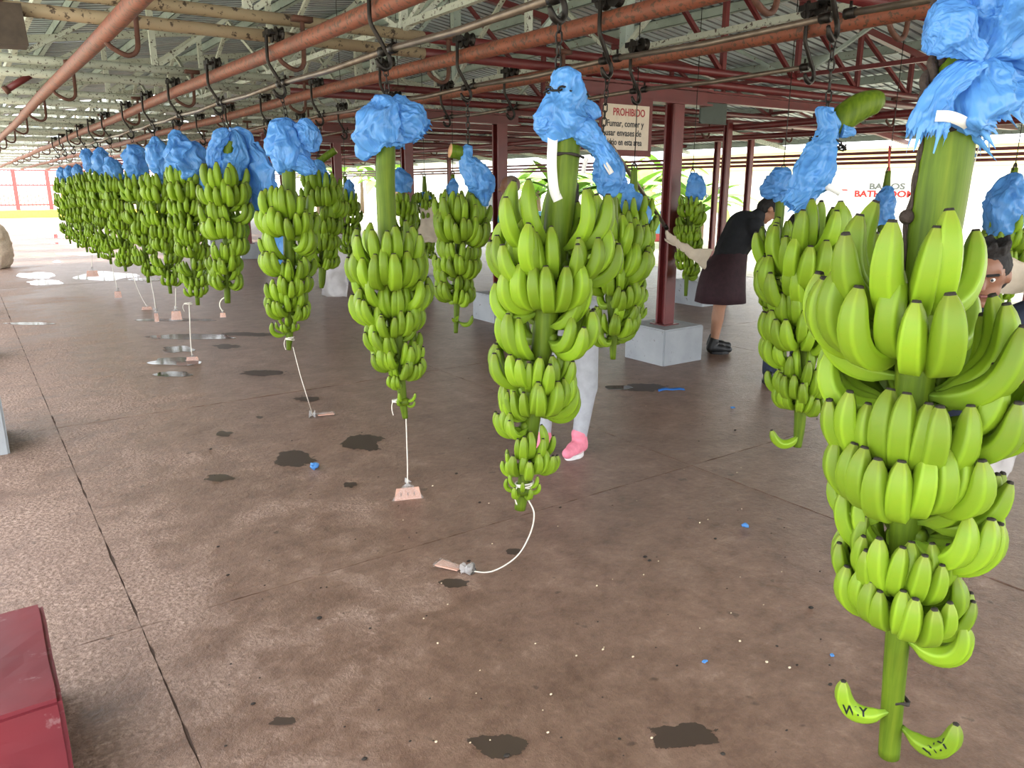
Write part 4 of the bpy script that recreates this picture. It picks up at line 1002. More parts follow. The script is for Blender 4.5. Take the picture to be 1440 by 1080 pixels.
weight(1.70, 12.5, hang(1.70, 12.5, [(156,368), (160,385), (163,398), (165,407)]), (.13, .11), 'small weight below the tenth front bunch')
weight(1.70, 13.7, hang(1.70, 13.7, [(128,336), (129,358), (129,370), (129,378)]), (.13, .20), 'small far weight below the eleventh front bunch')
# string ties round the tails
def tail_tie(X, Y, px, py, r, label):
    t = tag(empty('string_tie', tuple(at(px, py, X, Y))), label, 'string')
    b = MB(); pts = [Vector((math.cos(a)*r*(1+.1*math.sin(3*a)), math.sin(a)*r, .010*math.sin(a*.7)+.012*a/12)) for a in np.linspace(0, 18, 50)]
    b.tube(pts, .0032, 5); b.obj('windings', M['cord'], t)
    b = MB(); b.tube(crom([(-r, 0, .01), (-r*1.5, -.01, -.005), (-r*1.6, -.012, -.03), (-r*1.3, -.01, -.06)], 6), .0028, 5); b.obj('loose_end', M['cord'], t)
tail_tie(1.70, 3.43, 559, 566, .024, 'white string tied round the tail of the third front bunch')
tail_tie(1.70, 4.85, 408, 478, .028, 'white string tied round the tail of the fourth front bunch')
tail_tie(1.70, 2.15, 738, 684, .034, 'white string tied round the tail of the second front bunch')
tail_tie(1.70, 7.5, 265, 428, .034, 'white string tied round the tail of the sixth front bunch')

# ================================================================== WATER AND DAMP ON THE FLOOR
def patch(px, py, wpx, hpx, mat, label, seed, cat='puddle', h=.0016):
    c = on_floor(px, py); l = on_floor(px-wpx/2, py); r_ = on_floor(px+wpx/2, py); t_ = on_floor(px, py-hpx/2); bt = on_floor(px, py+hpx/2)
    ax = (r_-l)/2; ay = (t_-bt)/2; n = 56; pts = []
    for j in range(n):
        a = 2*math.pi*j/n; k = 1+.28*noise.noise(Vector((math.cos(a)*1.3, math.sin(a)*1.3, seed*3.1)))*1.6+.12*noise.noise(Vector((math.cos(a)*5, math.sin(a)*5, seed)))
        q = ax*math.cos(a)*k + ay*math.sin(a)*k; pts.append((q.x, q.y))
    b = MB(); nn = n; vs = [(p[0], p[1], -.003) for p in pts] + [(p[0]*.985, p[1]*.985, h) for p in pts]
    b.add(vs, [tuple(range(nn, 2*nn))] + [(i, (i+1) % nn, nn+(i+1) % nn, nn+i) for i in range(nn)])
    if cat != 'puddle':
        b = MB(); b.add([(0, 0, h)]+[(p[0], p[1], h) for p in pts], [(0, 1+i, 1+(i+1) % n) for i in range(n)])
    o = b.obj('puddle' if cat == 'puddle' else 'damp_patch', mat, None, smooth=False, fix=cat == 'puddle'); o.location = (c.x, c.y, 0)
    if cat != 'puddle':
        u = o.data.uv_layers.new(name='UVMap'); u.data.foreach_set('uv', [v for lp_ in o.data.loops for v in ((0.0 if lp_.vertex_index == 0 else 1.0), 0.0)])
    return tag(o, label, cat)
for i, (px, py, wp, hp, lab) in enumerate([
    (50, 387, 62, 9, 'bright puddle at far left, the further of a pair'), (64, 397, 56, 7, 'bright puddle at far left, the nearer of a pair'), (108, 342, 70, 5, 'far puddle beyond the end of the front row'),
    (118, 357, 66, 4, 'long thin puddle under the far end of the front row'), (150, 388, 84, 13, 'bright puddle around the string weights of the far front bunches'), (80, 368, 12, 3, 'tiny puddle between the far left pairs'),
    (205, 393, 60, 4, 'thin streak of water under the eighth front bunch'), (40, 455, 70, 3.5, 'thin water streak at the left edge'), (250, 450, 110, 3.5, 'thin water streak under the sixth front bunch'),
    (246, 508, 74, 12, 'dark puddle under the sixth front bunch, with green reflections'), (244, 526, 56, 8, 'dark puddle just nearer than the one with the crumpled weight'),
    (250, 491, 44, 9, 'dark puddle just beyond the one with the crumpled weight'), (262, 474, 130, 7, 'long wet streak under the fifth and sixth front bunches'), (870, 545, 36, 6, 'glinting wet spot near the grey block'), (110, 332, 120, 6, 'wide wet sheen far down the aisle')]):
    patch(px, py, wp, hp, M['water'], lab, i+1)
for i, (px, py, wp, hp, lab) in enumerate([
    (905, 545, 110, 17, 'damp patch in front of the grey block'), (315, 610, 36, 13, 'small dark damp spot in the middle aisle'), (310, 672, 62, 17, 'oval damp spot nearest the left aisle'), (415, 645, 92, 36, 'large damp patch near the blue scrap'),
    (510, 622, 88, 34, 'large damp patch left of the hanging square card'), (368, 524, 100, 12, 'damp streak left of the fourth bunch string'), (434, 561, 60, 11, 'damp spot beside the string of the fourth front bunch'),
    (492, 682, 28, 13, 'small damp spot left of the hanging square card'), (320, 487, 60, 11, 'damp patch right of the dark puddle'), (350, 470, 120, 9, 'damp streak beneath the fourth bunch'), (365, 587, 16, 6, 'tiny dark spot in the aisle'),
    (703, 1048, 122, 56, 'big damp stain at the near edge'), (962, 1034, 170, 60, 'wide damp stain beside the nearest bunch tail'), (722, 776, 34, 14, 'dark spot beside the coiled string'), (400, 1015, 60, 20, 'faint damp stain near the bottom edge'), (640, 820, 70, 20, 'dark patch below the lying weight')]):  # last entry: only a darker patch next to the weight
    patch(px, py, wp, hp, M['damp'], lab, i+40, 'damp patch', .0008)
# ------------------------------------------------------------------ scraps
def scrap(px, py, sz, mat, label, seed, flat_=.35):
    c = on_floor(px, py); b = MB(); b.ball((0, 0, sz*flat_*.6), (sz, sz*.7, sz*flat_), 14, 9)
    b.v = [tuple(Vector(p)+noise.noise_vector(Vector(p)*(2.2/sz)+Vector((seed, 0, 0)))*sz*.35) for p in b.v]
    mz = min(p[2] for p in b.v); b.v = [(p[0], p[1], p[2]-mz) for p in b.v]
    o = b.obj('plastic_scrap', mat); o.location = (c.x, c.y, 0); o.rotation_euler = (0, 0, seed); return tag(o, label, 'scrap')
scrap(442, 659, .034, M['bag'], 'crumpled blue plastic scrap on the floor beside a damp patch', 1.0, .4)
scrap(1047, 742, .018, M['bag'], 'small blue and white scrap left of the nearest bunch', 2.0, .5)
scrap(991, 932, .010, M['bag'], 'tiny pale blue scrap on the bare floor', 3.0)
scrap(1170, 923, .010, M['bag'], 'tiny blue scrap beside the nearest bunch tail', 4.0)
scrap(1030, 574, .02, M['bag'], 'flat blue scrap before the second row bunch', 5.0, .2)
c = on_floor(944, 549); b = MB()
P = crom([(-.11, -.02, .003), (-.05, 0, .012), (0, .008, .006), (.06, 0, .012), (.11, .015, .003)], 6)
vs = []
for q in P: vs += [(q[0], q[1]-.022, q[2]), (q[0], q[1]+.022, q[2]+.006), (q[0], q[1]+.022, q[2]+.004), (q[0], q[1]-.022, q[2]-.002)]
n = len(P); b.add(vs, [(4*i+a, 4*i+(a+1) % 4, 4*i+4+(a+1) % 4, 4*i+4+a) for i in range(n-1) for a in range(4)])
m_strip = plain('bright_blue_strip', (.02, .16, .55), .4)
o = b.obj('plastic_strip', m_strip); o.location = (c.x, c.y, .001); o.rotation_euler = (0, 0, -.6); tag(o, 'bright blue plastic strip lying on a damp patch before the grey block', 'scrap')
b = MB(); rg = random.Random(8)
for i in range(48):
    px, py = rg.uniform(560, 1130), rg.uniform(560, 1060); c = on_floor(px, py); s = rg.uniform(.0025, .006); b.ball((c.x, c.y, s*.5), (s, s*rg.uniform(.5, 1), s*.6), 6, 4)
o = b.obj('fallen_crumbs', M['cut']); o['kind'] = 'stuff'; o['label'] = 'pale crumbs of pith scattered on the floor'
b = MB()
for i in range(90):
    px, py = rg.uniform(260, 1200), rg.uniform(560, 1070); c = on_floor(px, py); s = rg.choice((.003, .004, .004, .005, .006, .010))*rg.uniform(.8, 1.2); b.ball((c.x, c.y, s*.2), (s, s*rg.uniform(.5, 1), s*.35), 7, 4)
o = b.obj('dark_debris', M['tip']); o['kind'] = 'stuff'; o['label'] = 'dark flecks of peel scattered on the floor'

# ================================================================== SIGN
Ys = 4.93
A = y0 = None
def at_y(px, py, Y): d = ray(px, py); return EYE + d*((Y-EYE.y)/d.y)
tl, br_ = at_y(848, 143, Ys), at_y(910, 212, Ys)
sg = tag(empty('prohibition_sign', (tl.x, Ys, br_.z)), 'cream sign reading PROHIBIDO hung under the red beam beside the post', 'sign')
W_, H_ = br_.x-tl.x, tl.z-br_.z
b = MB(); b.box((-.02, 0, -.05), (W_+.045, .02, H_+.06)); b.obj('backing_board', M['signboard'], sg, smooth=False)
b = MB(); b.box((.0, -.008, 0), (W_, 0, H_-.01)); b.obj('panel', M['signpaper'], sg, smooth=False)
rot = Matrix.Rotation(R(90), 4, 'X')
def sgn(txt, x, z, s, mt, sx=1.0):
    return text('lettering', txt, s, mt, sg, Matrix.Translation((x, -.0095, z)) @ rot @ Matrix.Diagonal((sx, 1, 1, 1)), .0008, .016)
sgn('PROHIBIDO', W_*.20, H_*.735, .082, M['signred'], .83)
sgn('Fumar, comer y', W_*.07, H_*.50, .072, M['ink'], .90)
sgn('usar envases de', W_*.05, H_*.30, .072, M['ink'], .88)
sgn('vidrio en esta area', W_*.05, H_*.10, .072, M['ink'], .76)
# dark plate hung from the long beam
c = at_y(1003, 156, 5.2); t = tag(empty('hanging_plate', (c.x, 5.2, c.z)), 'dark green plate hung from the long red beam right of the sign', 'plate')
b = MB(); b.box((-.18, -.01, -.12), (.18, .01, .08)); b.box((-.18, -.025, -.12), (.18, .01, -.11)); b.obj('panel', M['dkgreen'], t, smooth=False)
for s in (-.15, .15):
    b = MB(); b.tube([(s, 0, .07), (s, 0, .18)], .004, 5); b.obj('wire', M['hook'], t)
# leaning pole, and box and brace at the open side
t = tag(empty('leaning_pole', (0, 0, 0)), 'thin dark pole leaning from the wrinkled bag down to the sign post', 'pole')
b = MB(); b.tube([at(858, 203, 3.0, 4.2), at(934, 316, 5.2, 4.95)], .016, 8); b.obj('shaft', M['rod'], t)
b = MB(); b.tube([at(934, 316, 5.2, 4.95), at(938, 322, 5.22, 4.96)], .02, 8); b.obj('end_cap', M['hook'], t)
c = at(2, 38, .3, 5.05); t = tag(empty('lamp_box', tuple(c)), 'brown metal box hung under the roof near the open side', 'lamp')
b = MB(); b.bar((-.12, 0, 0), (.10, 0, .01), .17, .20); b.obj('housing', M['lampbox'], t, smooth=False)
b = MB(); b.box((-.02, -.02, .09), (.02, .02, .30)); b.obj('bracket', M['rustiron'], t, smooth=False)
t = tag(empty('knee_brace', tuple(at_y(10, 124, 7.75))), 'short red brace under the second truss near the open side', 'brace')
O = t.location.copy(); b = MB(); b.tube([at_y(8, 127, 7.75)-O, at_y(42, 106, 7.75)-O], .026, 8); b.obj('shaft', M['red'], t)
b = MB(); b.tube([at_y(6, 128, 7.75)-O, at_y(11, 125, 7.75)-O], .034, 8); b.obj('clamp', M['rustiron'], t)
# tan sack at the far left
c = on_floor(-8, 377); t = tag(empty('burlap_sack', tuple(c)), 'tan burlap sack standing far down the open side', 'sack')
b = MB(); film_tube(b, [(0, 0, .0), (0, 0, .12), (.02, 0, .4), (.0, 0, .7), (-.03, 0, .86), (-.03, 0, .92)], [.24, .32, .34, .30, .18, .06], 77, pleat=.25, crumple=.35, nphi=48); b.obj('sack_body', plain('burlap', (.60, .49, .38), .9, 0, .2, 40, .3), t)
b = MB(); b.tube([(-.03+math.cos(a)*.12, math.sin(a)*.12, .88) for a in np.linspace(0, 6.28, 15)[:-1]], .012, 6, closed=True); b.obj('sack_tie', M['cord'], t)

# ------------------------------------------------------------------ foam sheets and clear plastic between the far rows
def sling(pts_a, pts_b, label, mat, name='foam_sheet', cat='foam sheet', sag=.05, th=.006, seed=0):
    "sheet stretched between two edges (world points)"
    A_ = crom([tuple(p) for p in pts_a], 8); B_ = crom([tuple(p) for p in pts_b], 8); n = len(A_); K = 12; vs = []
    for i in range(n):
        for j in range(K+1):
            u = j/K; p = Vector(A_[i]).lerp(Vector(B_[i]), u); p.z -= sag*math.sin(math.pi*u)
            p += noise.noise_vector(p*7+Vector((seed, 0, 0)))*.05+noise.noise_vector(p*19)*.015; vs.append(p)
    O = vs[0].copy(); b = MB()
    up_ = [(p-O) for p in vs]; dn = [(p-O)+HEAD*th for p in vs]; m = len(vs)
    fs = [(i*(K+1)+j, i*(K+1)+j+1, (i+1)*(K+1)+j+1, (i+1)*(K+1)+j) for i in range(n-1) for j in range(K)]
    b.add(up_, fs); b.add(dn, [tuple(reversed(f)) for f in fs])
    edge = [j for j in range(K+1)] + [i*(K+1)+K for i in range(1, n)] + [(n-1)*(K+1)+j for j in range(K-1, -1, -1)] + [i*(K+1) for i in range(n-2, 0, -1)]
    for a, c in zip(edge, edge[1:]+edge[:1]): b.f.append((a, c, c+m, a+m)); b.mi.append(0)
    o = b.obj(name, mat); o.location = O; return tag(o, label, cat)
sling([at(940,322,5.36,5.0), at(965,342,5.36,4.75), at(1000,352,5.3,4.5)], [at(936,332,5.36,5.0), at(975,365,5.3,4.7), at(992,378,5.2,4.5)], 'beige foam sheet slung under the slender bunch right of the sign post', M['foam'])
sling([at(590,290,4.6,8.5), at(612,288,4.6,8.5), at(628,310,4.6,8.5)], [at(588,335,4.6,8.5), at(605,345,4.6,8.5), at(628,340,4.6,8.5)], 'crumpled beige foam sheet wrapped on a far bunch between front bunch and cut stalk', M['foam'], seed=3)
sling([at(1395,362,5.5,2.3), at(1420,360,5.5,2.3), at(1460,366,5.5,2.2)], [at(1402,408,5.4,2.2), at(1425,415,5.4,2.2), at(1470,408,5.4,2.1)], 'beige foam sheet behind the young man', M['foam'], seed=5)
sling([at(446,335,4.5,11), at(465,326,4.5,11), at(488,336,4.5,11)], [at(450,414,4.45,10.9), at(468,419,4.45,10.9), at(488,416,4.45,10.9)], 'crumpled clear plastic sheet beside a far grey block', M['clearthick'], 'plastic_sheet', 'plastic sheet', seed=8)
sling([at(1378,612,3.2,1.5), at(1402,606,3.2,1.5), at(1432,622,3.2,1.5)], [at(1374,650,3.2,1.5), at(1400,668,3.2,1.5), at(1420,700,3.2,1.5)], 'crumpled clear plastic sheet held before the navy trousers of the young man', M['clearthick'], 'plastic_sheet', 'plastic sheet', .02, .003, 9)
b = MB(); c0 = Vector((0, 0, 0))

# ================================================================== PEOPLE
def capsule(b, a, c, ra, rc, n=12):
    a, c = Vector(a), Vector(c); d = c-a; L = d.length; d = d.normalized() if L > 1e-6 else Vector((0, 0, 1)); pts = []; rd = []
    for k in range(5): th = -math.pi/2+math.pi/2*k/5; pts.append(a+d*(ra*math.sin(th))); rd.append(max(.0005, ra*math.cos(th)))
    for k in range(6): th = math.pi/2*k/5; pts.append(c+d*(rc*math.sin(th))); rd.append(max(.0005, rc*math.cos(th)))
    b.tube(pts, rd, n)
def fuse(b, vox, name, mat, parent, smooth=4):
    me = b.mesh('tmp', mat); o = D.objects.new('tmp', me); COL.objects.link(o)
    r = o.modifiers.new('r', 'REMESH'); r.mode = 'VOXEL'; r.voxel_size = vox; r.use_smooth_shade = True
    s = o.modifiers.new('s', 'SMOOTH'); s.factor = .5; s.iterations = smooth
    dg = bpy.context.evaluated_depsgraph_get(); dg.update(); m2 = D.meshes.new_from_object(o.evaluated_get(dg)); m2.name = name
    D.objects.remove(o); D.meshes.remove(me)
    m2.materials.clear(); m2.materials.append(mat); m2.polygons.foreach_set('use_smooth', [True]*len(m2.polygons)); m2.polygons.foreach_set('material_index', [0]*len(m2.polygons))
    return link(name, m2, parent)
def hand_parts(b, wr, d, side, n_, s=1.0):
    "palm, four unequal curled fingers and a thumb from the side of the palm; d = direction of fingers, n_ = palm normal"
    d = d.normalized(); side = (side - d*side.dot(d)).normalized(); n_ = d.cross(side)
    capsule(b, wr+side*.018*s, wr+d*.075*s+side*.026*s, .018*s, .019*s, 8); capsule(b, wr-side*.018*s, wr+d*.075*s-side*.026*s, .018*s, .017*s, 8)
    for k, (o_, L) in enumerate(((.030, .070), (.010, .080), (-.011, .074), (-.031, .058))):
        p0 = wr+d*.078*s+side*o_*s; p1 = p0+(d*.86+n_*.5).normalized()*L*.5*s; p2 = p1+(d*.45+n_*.9).normalized()*L*.55*s
        capsule(b, p0, p1, .0095*s, .009*s, 8); capsule(b, p1, p2, .009*s, .0075*s, 8)
    q0 = wr+d*.02*s+side*.03*s; q1 = q0+(side*.8+d*.7).normalized()*.045*s; q2 = q1+(d*.9+n_*.5).normalized()*.032*s
    capsule(b, q0, q1, .013*s, .011*s, 8); capsule(b, q1, q2, .011*s, .009*s, 8)
def head_parts(b, c, f, u, s=1.0):
    f = f.normalized(); u = (u-f*u.dot(f)).normalized(); l = u.cross(f); m = Matrix((f, l, u)).transposed()
    b.ball(c+u*.025*s, (.098*s, .078*s, .100*s), 18, 12, 0, m); b.ball(c+f*.022*s-u*.045*s, (.068*s, .062*s, .075*s), 16, 10, 0, m)
    capsule(b, c+f*.092*s+u*.012*s, c+f*.112*s-u*.022*s, .011*s, .017*s, 8)      # nose
    capsule(b, c+f*.072*s+l*.026*s-u*.062*s, c+f*.072*s-l*.026*s-u*.062*s, .014*s, .014*s, 8)   # lips
    b.ball(c+f*.060*s-u*.105*s, (.026*s, .028*s, .020*s), 10, 7, 0, m)           # chin
    for e in (1, -1):
        capsule(b, c+l*.055*e*s+f*.076*s+u*.034*s, c+l*.016*e*s+f*.092*s+u*.032*s, .011*s, .011*s, 8)   # brow
        b.ball(c+l*.080*e*s-f*.01*s-u*.002*s, (.022*s, .012*s, .032*s), 10, 7, 0, m)
    return f, l, u
def person(label, J, f, skin, wear, hairm, hair='short', face=False, foot='black', base=None, shoe_mat=None, vox=.010):
    """J: joints in world space. wear: list of (name, mat, [(a, b, ra, rb)])"""
    O = Vector(base); t = tag(empty('person', tuple(O)), label, 'person'); J = {k: Vector(v)-O for k, v in J.items()}
    b = MB(); c = capsule
    c(b, J['pelvis'], J['waist'], .125, .115); c(b, J['waist'], J['chest'], .115, .125); c(b, J['chest'], J['neck'], .10, .055); c(b, J['neck'], J['head']-Vector((0, 0, .03)), .052, .048)
    for s in 'lr':
        c(b, J['chest'].lerp(J['neck'], .45), J['sh'+s], .075, .058); c(b, J['sh'+s], J['el'+s], .050, .040); c(b, J['el'+s], J['wr'+s], .040, .027)
        c(b, J['pelvis'], J['hip'+s], .115, .092); c(b, J['hip'+s], J['kn'+s], .088, .056); c(b, J['kn'+s], J['kn'+s].lerp(J['an'+s], .35), .055, .056); c(b, J['kn'+s].lerp(J['an'+s], .35), J['an'+s], .056, .036)
        ff = (J['toe'+s]-J['an'+s]); c(b, J['an'+s]-ff*.15-Vector((0, 0, .03)), J['toe'+s], .036, .026)
        fd = (J['wr'+s]-J['el'+s]); hand_parts(b, J['wr'+s], fd, f.cross(Vector((0, 0, 1)))*(-1 if s == 'l' else 1)*-1 + f*.3, None, 1.0)
    hf = (J['look']).normalized() if 'look' in J and False else f
    lk = Vector(J['look']) + O if 'look' in J else f
    F, L_, U = head_parts(b, J['head'], lk, (J['head']-J['neck']))
    fuse(b, vox, 'body', skin, t)
    for (nm, mt, caps) in wear:
        b = MB()
        for (a, q, ra, rb) in caps:
            pa = J[a] if isinstance(a, str) else Vector(a)-O; pb = J[q] if isinstance(q, str) else Vector(q)-O
            c(b, pa, pb, ra, rb)
        fuse(b, vox, nm, mt, t, 3)
    h = MB(); hc = J['head']; m = Matrix((F, L_, U)).transposed()
    if hair != 'bald':
        h.ball(hc-F*.016+U*.040, (.098, .088, .098), 20, 12, 0, m)
        h.ball(hc-F*.045-U*.005, (.075, .084, .085), 16, 10, 0, m)
        if hair == 'bun': h.ball(hc-F*.075+U*.135, (.042, .042, .040), 12, 8, 0, m)
        if hair == 'long':
            c(h, hc-F*.05, J['neck']-F*.06, .075, .07); c(h, J['neck']-F*.06, J['chest']-F*.12, .07, .05)
        if hair == 'tuft':
            for k in range(16):
                a = k*2.4; c(h, hc+U*.10+F*(.05*math.cos(a)-.01)+L_*.05*math.sin(a), hc+U*(.145+.01*(k % 3))+F*(.075*math.cos(a)+.01)+L_*.07*math.sin(a), .024, .012, 8)
        ho = fuse(h, .008, 'hair', hairm, t, 2)
        for v in ho.data.vertices: v.co += noise.noise_vector(v.co*60)*.004
    else:
        h.ball(hc-F*.012+U*.030, (.0985, .0815, .0985), 20, 12, 0, m); fuse(h, .008, 'cropped_hair', hairm, t, 2)
    if face:
        for e in (1, -1):
            q = hc+L_*.032*e+F*.084+U*.012
            b = MB(); b.ball(q-F*.0015, .0112, 10, 7); b.obj('eye', M['eyewhite'], t); b = MB(); b.ball(q+F*.0062, .0062, 8, 6); b.obj('iris', M['ink'], t)
            b = MB(); c(b, hc+L_*.052*e+F*.090+U*.036, hc+L_*.016*e+F*.104+U*.034, .006, .006, 6); b.obj('eyebrow', M['hair'], t)
        b = MB(); c(b, hc+L_*.024+F*.086-U*.062, hc+F*.094-U*.061, .005, .007, 6); c(b, hc-L_*.024+F*.086-U*.062, hc+F*.094-U*.061, .005, .007, 6); b.obj('mouth', M['lip'], t)
    for s in 'lr':
        if shoe_mat:
            b = MB(); ff = (J['toe'+s]-J['an'+s]); ff.z = 0; an = Vector((J['an'+s].x, J['an'+s].y, -O.z)); g = ff.normalized(); sd = Vector((-g.y, g.x, 0)); L0 = ff.length
            c(b, an+Vector((0, 0, .125))-g*.0, an+Vector((0, 0, .055))-g*.02, .050, .050); c(b, an+Vector((0, 0, .058)), an+g*L0*.55+Vector((0, 0, .05)), .050, .044); c(b, an+g*L0*.5+Vector((0, 0, .046)), an+g*L0+Vector((0, 0, .042)), .043, .034)
            fuse(b, .008, 'shoe', shoe_mat[0], t, 2)
            sp = []; 
            for k in range(28):
                a = 2*math.pi*k/28; wv = .050 if math.cos(a) < .3 else .044; sp.append(an+g*(L0*.42+(L0*.62)*math.cos(a))+sd*wv*math.sin(a))
            b = MB(); b.add([p for p in sp]+[p+Vector((0, 0, .026)) for p in sp], [tuple(reversed(range(28))), tuple(range(28, 56))]+[(i, (i+1) % 28, 28+(i+1) % 28, 28+i) for i in range(28)])
            b.obj('sole', shoe_mat[1], t, smooth=False, fix=True)
    return t
Z = Vector((0, 0, 1))
def lp(o, f, l): return lambda a, s, z: Vector((o[0], o[1], 0)) + f*a + l*s + Z*z
# woman in black, bending to her right in the picture
f = RT.copy(); l = Z.cross(f); P_ = lp((5.98, 5.02), f, l)
J = dict(pelvis=P_(.07,0,.86), waist=P_(.12,0,1.00), chest=P_(.22,0,1.20), neck=P_(.36,0,1.33), head=P_(.45,0,1.385), look=(f*.75-Z*.75),
    shl=P_(.28,.17,1.24), shr=P_(.28,-.17,1.24), ell=P_(.42,.19,1.02), elr=P_(.42,-.19,1.02), wrl=P_(.58,.12,.90), wrr=P_(.58,-.12,.90),
    hipl=P_(.07,.09,.82), hipr=P_(.07,-.09,.82), knl=P_(.06,.10,.46), knr=P_(.02,-.10,.46), anl=P_(.03,.10,.08), anr=P_(-.02,-.10,.08), toel=P_(.18,.10,.035), toer=P_(.13,-.11,.035))
J['look'] = Vector((f*.75-Z*.75)) - Vector((5.98, 5.02, 0)) + Vector((5.98, 5.02, 0))
wom_base = (5.98, 5.02, 0)
def prep(J, base, look):
    J = dict(J); J['look'] = Vector(look); return J
def mk(label, J, look, f, base, **k):
    J = dict(J); J['look'] = Vector(look)          # person() subtracts and re-adds the base
    return person(label, J, f, base=base, **k)
mk('woman in black top and dark maroon skirt bending forward, hair in a bun', J, f*.75-Z*.7, f, wom_base, skin=M['skin'], hairm=M['hair'], hair='bun', shoe_mat=(M['blackrubber'], M['blackrubber']),
   wear=[('shirt', M['blackcloth'], [('pelvis','waist',.155,.152), ('waist','chest',.165,.178), ('chest','neck',.150,.072), ('chest','shl',.10,.085), ('chest','shr',.10,.085), ('shl', P_(.36,.185,1.10), .075,.066), ('shr', P_(.36,-.185,1.10), .075,.066)]),
         ])
wm_ = [o for o in D.objects if o.get('label', '').startswith('woman in black')][0]; Ow = Vector(wom_base)
b = MB(); rings = [(.13, 1.03, .150, .140), (.10, .95, .178, .165), (.07, .86, .205, .185), (.055, .74, .222, .195), (.05, .62, .236, .205), (.05, .50, .248, .215), (.05, .495, .238, .205), (.06, .70, .205, .18)]
vs = []; NS = 40
for (a_, z_, ra_, rb_) in rings:
    for j in range(NS):
        th_ = 2*math.pi*j/NS; pl_ = 1+.035*math.sin(7*th_)*max(0, (1.0-z_)*2)
        vs.append(P_(a_+ra_*pl_*math.cos(th_), rb_*pl_*math.sin(th_), z_ + (.03*math.cos(th_) if z_ > .9 else 0))-Ow)
b.add(vs, [(i*NS+j, i*NS+(j+1) % NS, (i+1)*NS+(j+1) % NS, (i+1)*NS+j) for i in range(len(rings)-1) for j in range(NS)])
b.obj('skirt', M['maroon'], wm_)
# standing figure generator
def stand(base, f, lean=0.0, h=1.66, stance=.10, arms=0.25, fwd=0.0):
    f = f.normalized(); l = Z.cross(f); P = lp(base, f, l); k = h/1.66
    return dict(pelvis=P(0,0,.90*k), waist=P(lean*.25,0,1.04*k), chest=P(lean*.6,0,1.24*k), neck=P(lean*.9,0,1.42*k), head=P(lean*1.1+.02,0,1.545*k),
        shl=P(lean*.75,.175,1.36*k), shr=P(lean*.75,-.175,1.36*k), ell=P(lean*.7+arms*.3,.22,1.10*k), elr=P(lean*.7+arms*.3,-.22,1.10*k), wrl=P(lean*.7+arms,.16,1.06*k), wrr=P(lean*.7+arms,-.16,1.06*k),
        hipl=P(0,.09,.86*k), hipr=P(0,-.09,.86*k), knl=P(.03,stance,.47*k), knr=P(.03,-stance,.47*k), anl=P(0,stance*1.1,.08), anr=P(0,-stance*1.1,.08), toel=P(.16,stance*1.2,.035), toer=P(.16,-stance*1.2,.035))
TOP = lambda s: [('pelvis','waist',.152,.142), ('waist','chest',.142,.152), ('chest','neck',.125,.066), ('chest','shl',.10,.080), ('chest','shr',.10,.080), ('shl','ell',.068,.056), ('shr','elr',.068,.056)]
LEG = lambda a: [('pelvis','hipl',.145,.118), ('pelvis','hipr',.145,.118), ('hipl','knl',.112,.074+a), ('hipr','knr',.112,.074+a), ('knl','anl',.074+a,.048+a), ('knr','anr',.074+a,.048+a)]
# man in teal
fm = Vector((-.8, .45, 0)); base = (4.72, 6.72, 0); J = stand(base, fm, 0, 1.70)
mk('man with cropped grey hair and teal shirt standing behind the second row', J, fm, fm, base, skin=M['skindark'], hairm=M['greyhair'], hair='bald', shoe_mat=(M['blackrubber'], M['blackrubber']), wear=[('shirt', M['teal'], TOP(0)), ('trousers', M['navy'], LEG(.012))])
# person in grey leggings and pink shoes behind the second front bunch
fp = (RT*-.25+HEAD*.95); base = (2.88, 3.52, 0); fp2 = Vector((fp.x, fp.y, 0)); J = stand(base, fp2, .10, 1.66, .13)
lft = -RT
J['anr'] = on_floor(818, 640)+Vector((.0, .03, .08)); J['knr'] = at(825, 545, 2.9, 3.5)+Vector((0, 0, .0)); J['toer'] = J['anr']+Vector((-.13, -.05, -.045)); 
J['hipr'] = J['hipr']
mk('person in black hooded top, grey leggings and pink canvas shoes', J, fp2, fp2, base, skin=M['skin'], hairm=M['hair'], hair='long', shoe_mat=(M['pink'], M['rubber']), wear=[('hooded_top', M['blackcloth'], TOP(0)+[('neck','head',.08,.09)]), ('leggings', M['greycloth'], LEG(-.004))])
# person in pale grey shirt bending behind the second row bunch
fw_ = (RT*-.3-HEAD*.95); base = (5.50, 3.85, 0); J = stand(base, fw_, .42, 1.55)
J['head'] = J['neck']+fw_*.10+Z*.02; 
for s in 'lr':
    J['wr'+s] -= Z*.25; J['el'+s] -= Z*.12
for k in ('neck', 'shl', 'shr', 'chest'): J[k] = J[k]-Z*.07
J['head'] -= Z*.07
mk('person in pale grey shirt bending beside the woman in black', J, fw_*.8-Z*.6, fw_, base, skin=M['skindark'], hairm=M['hair'], hair='short', shoe_mat=(M['blackrubber'], M['blackrubber']), wear=[('shirt', M['whitecloth'], TOP(0)), ('trousers', M['navy'], LEG(.012))])
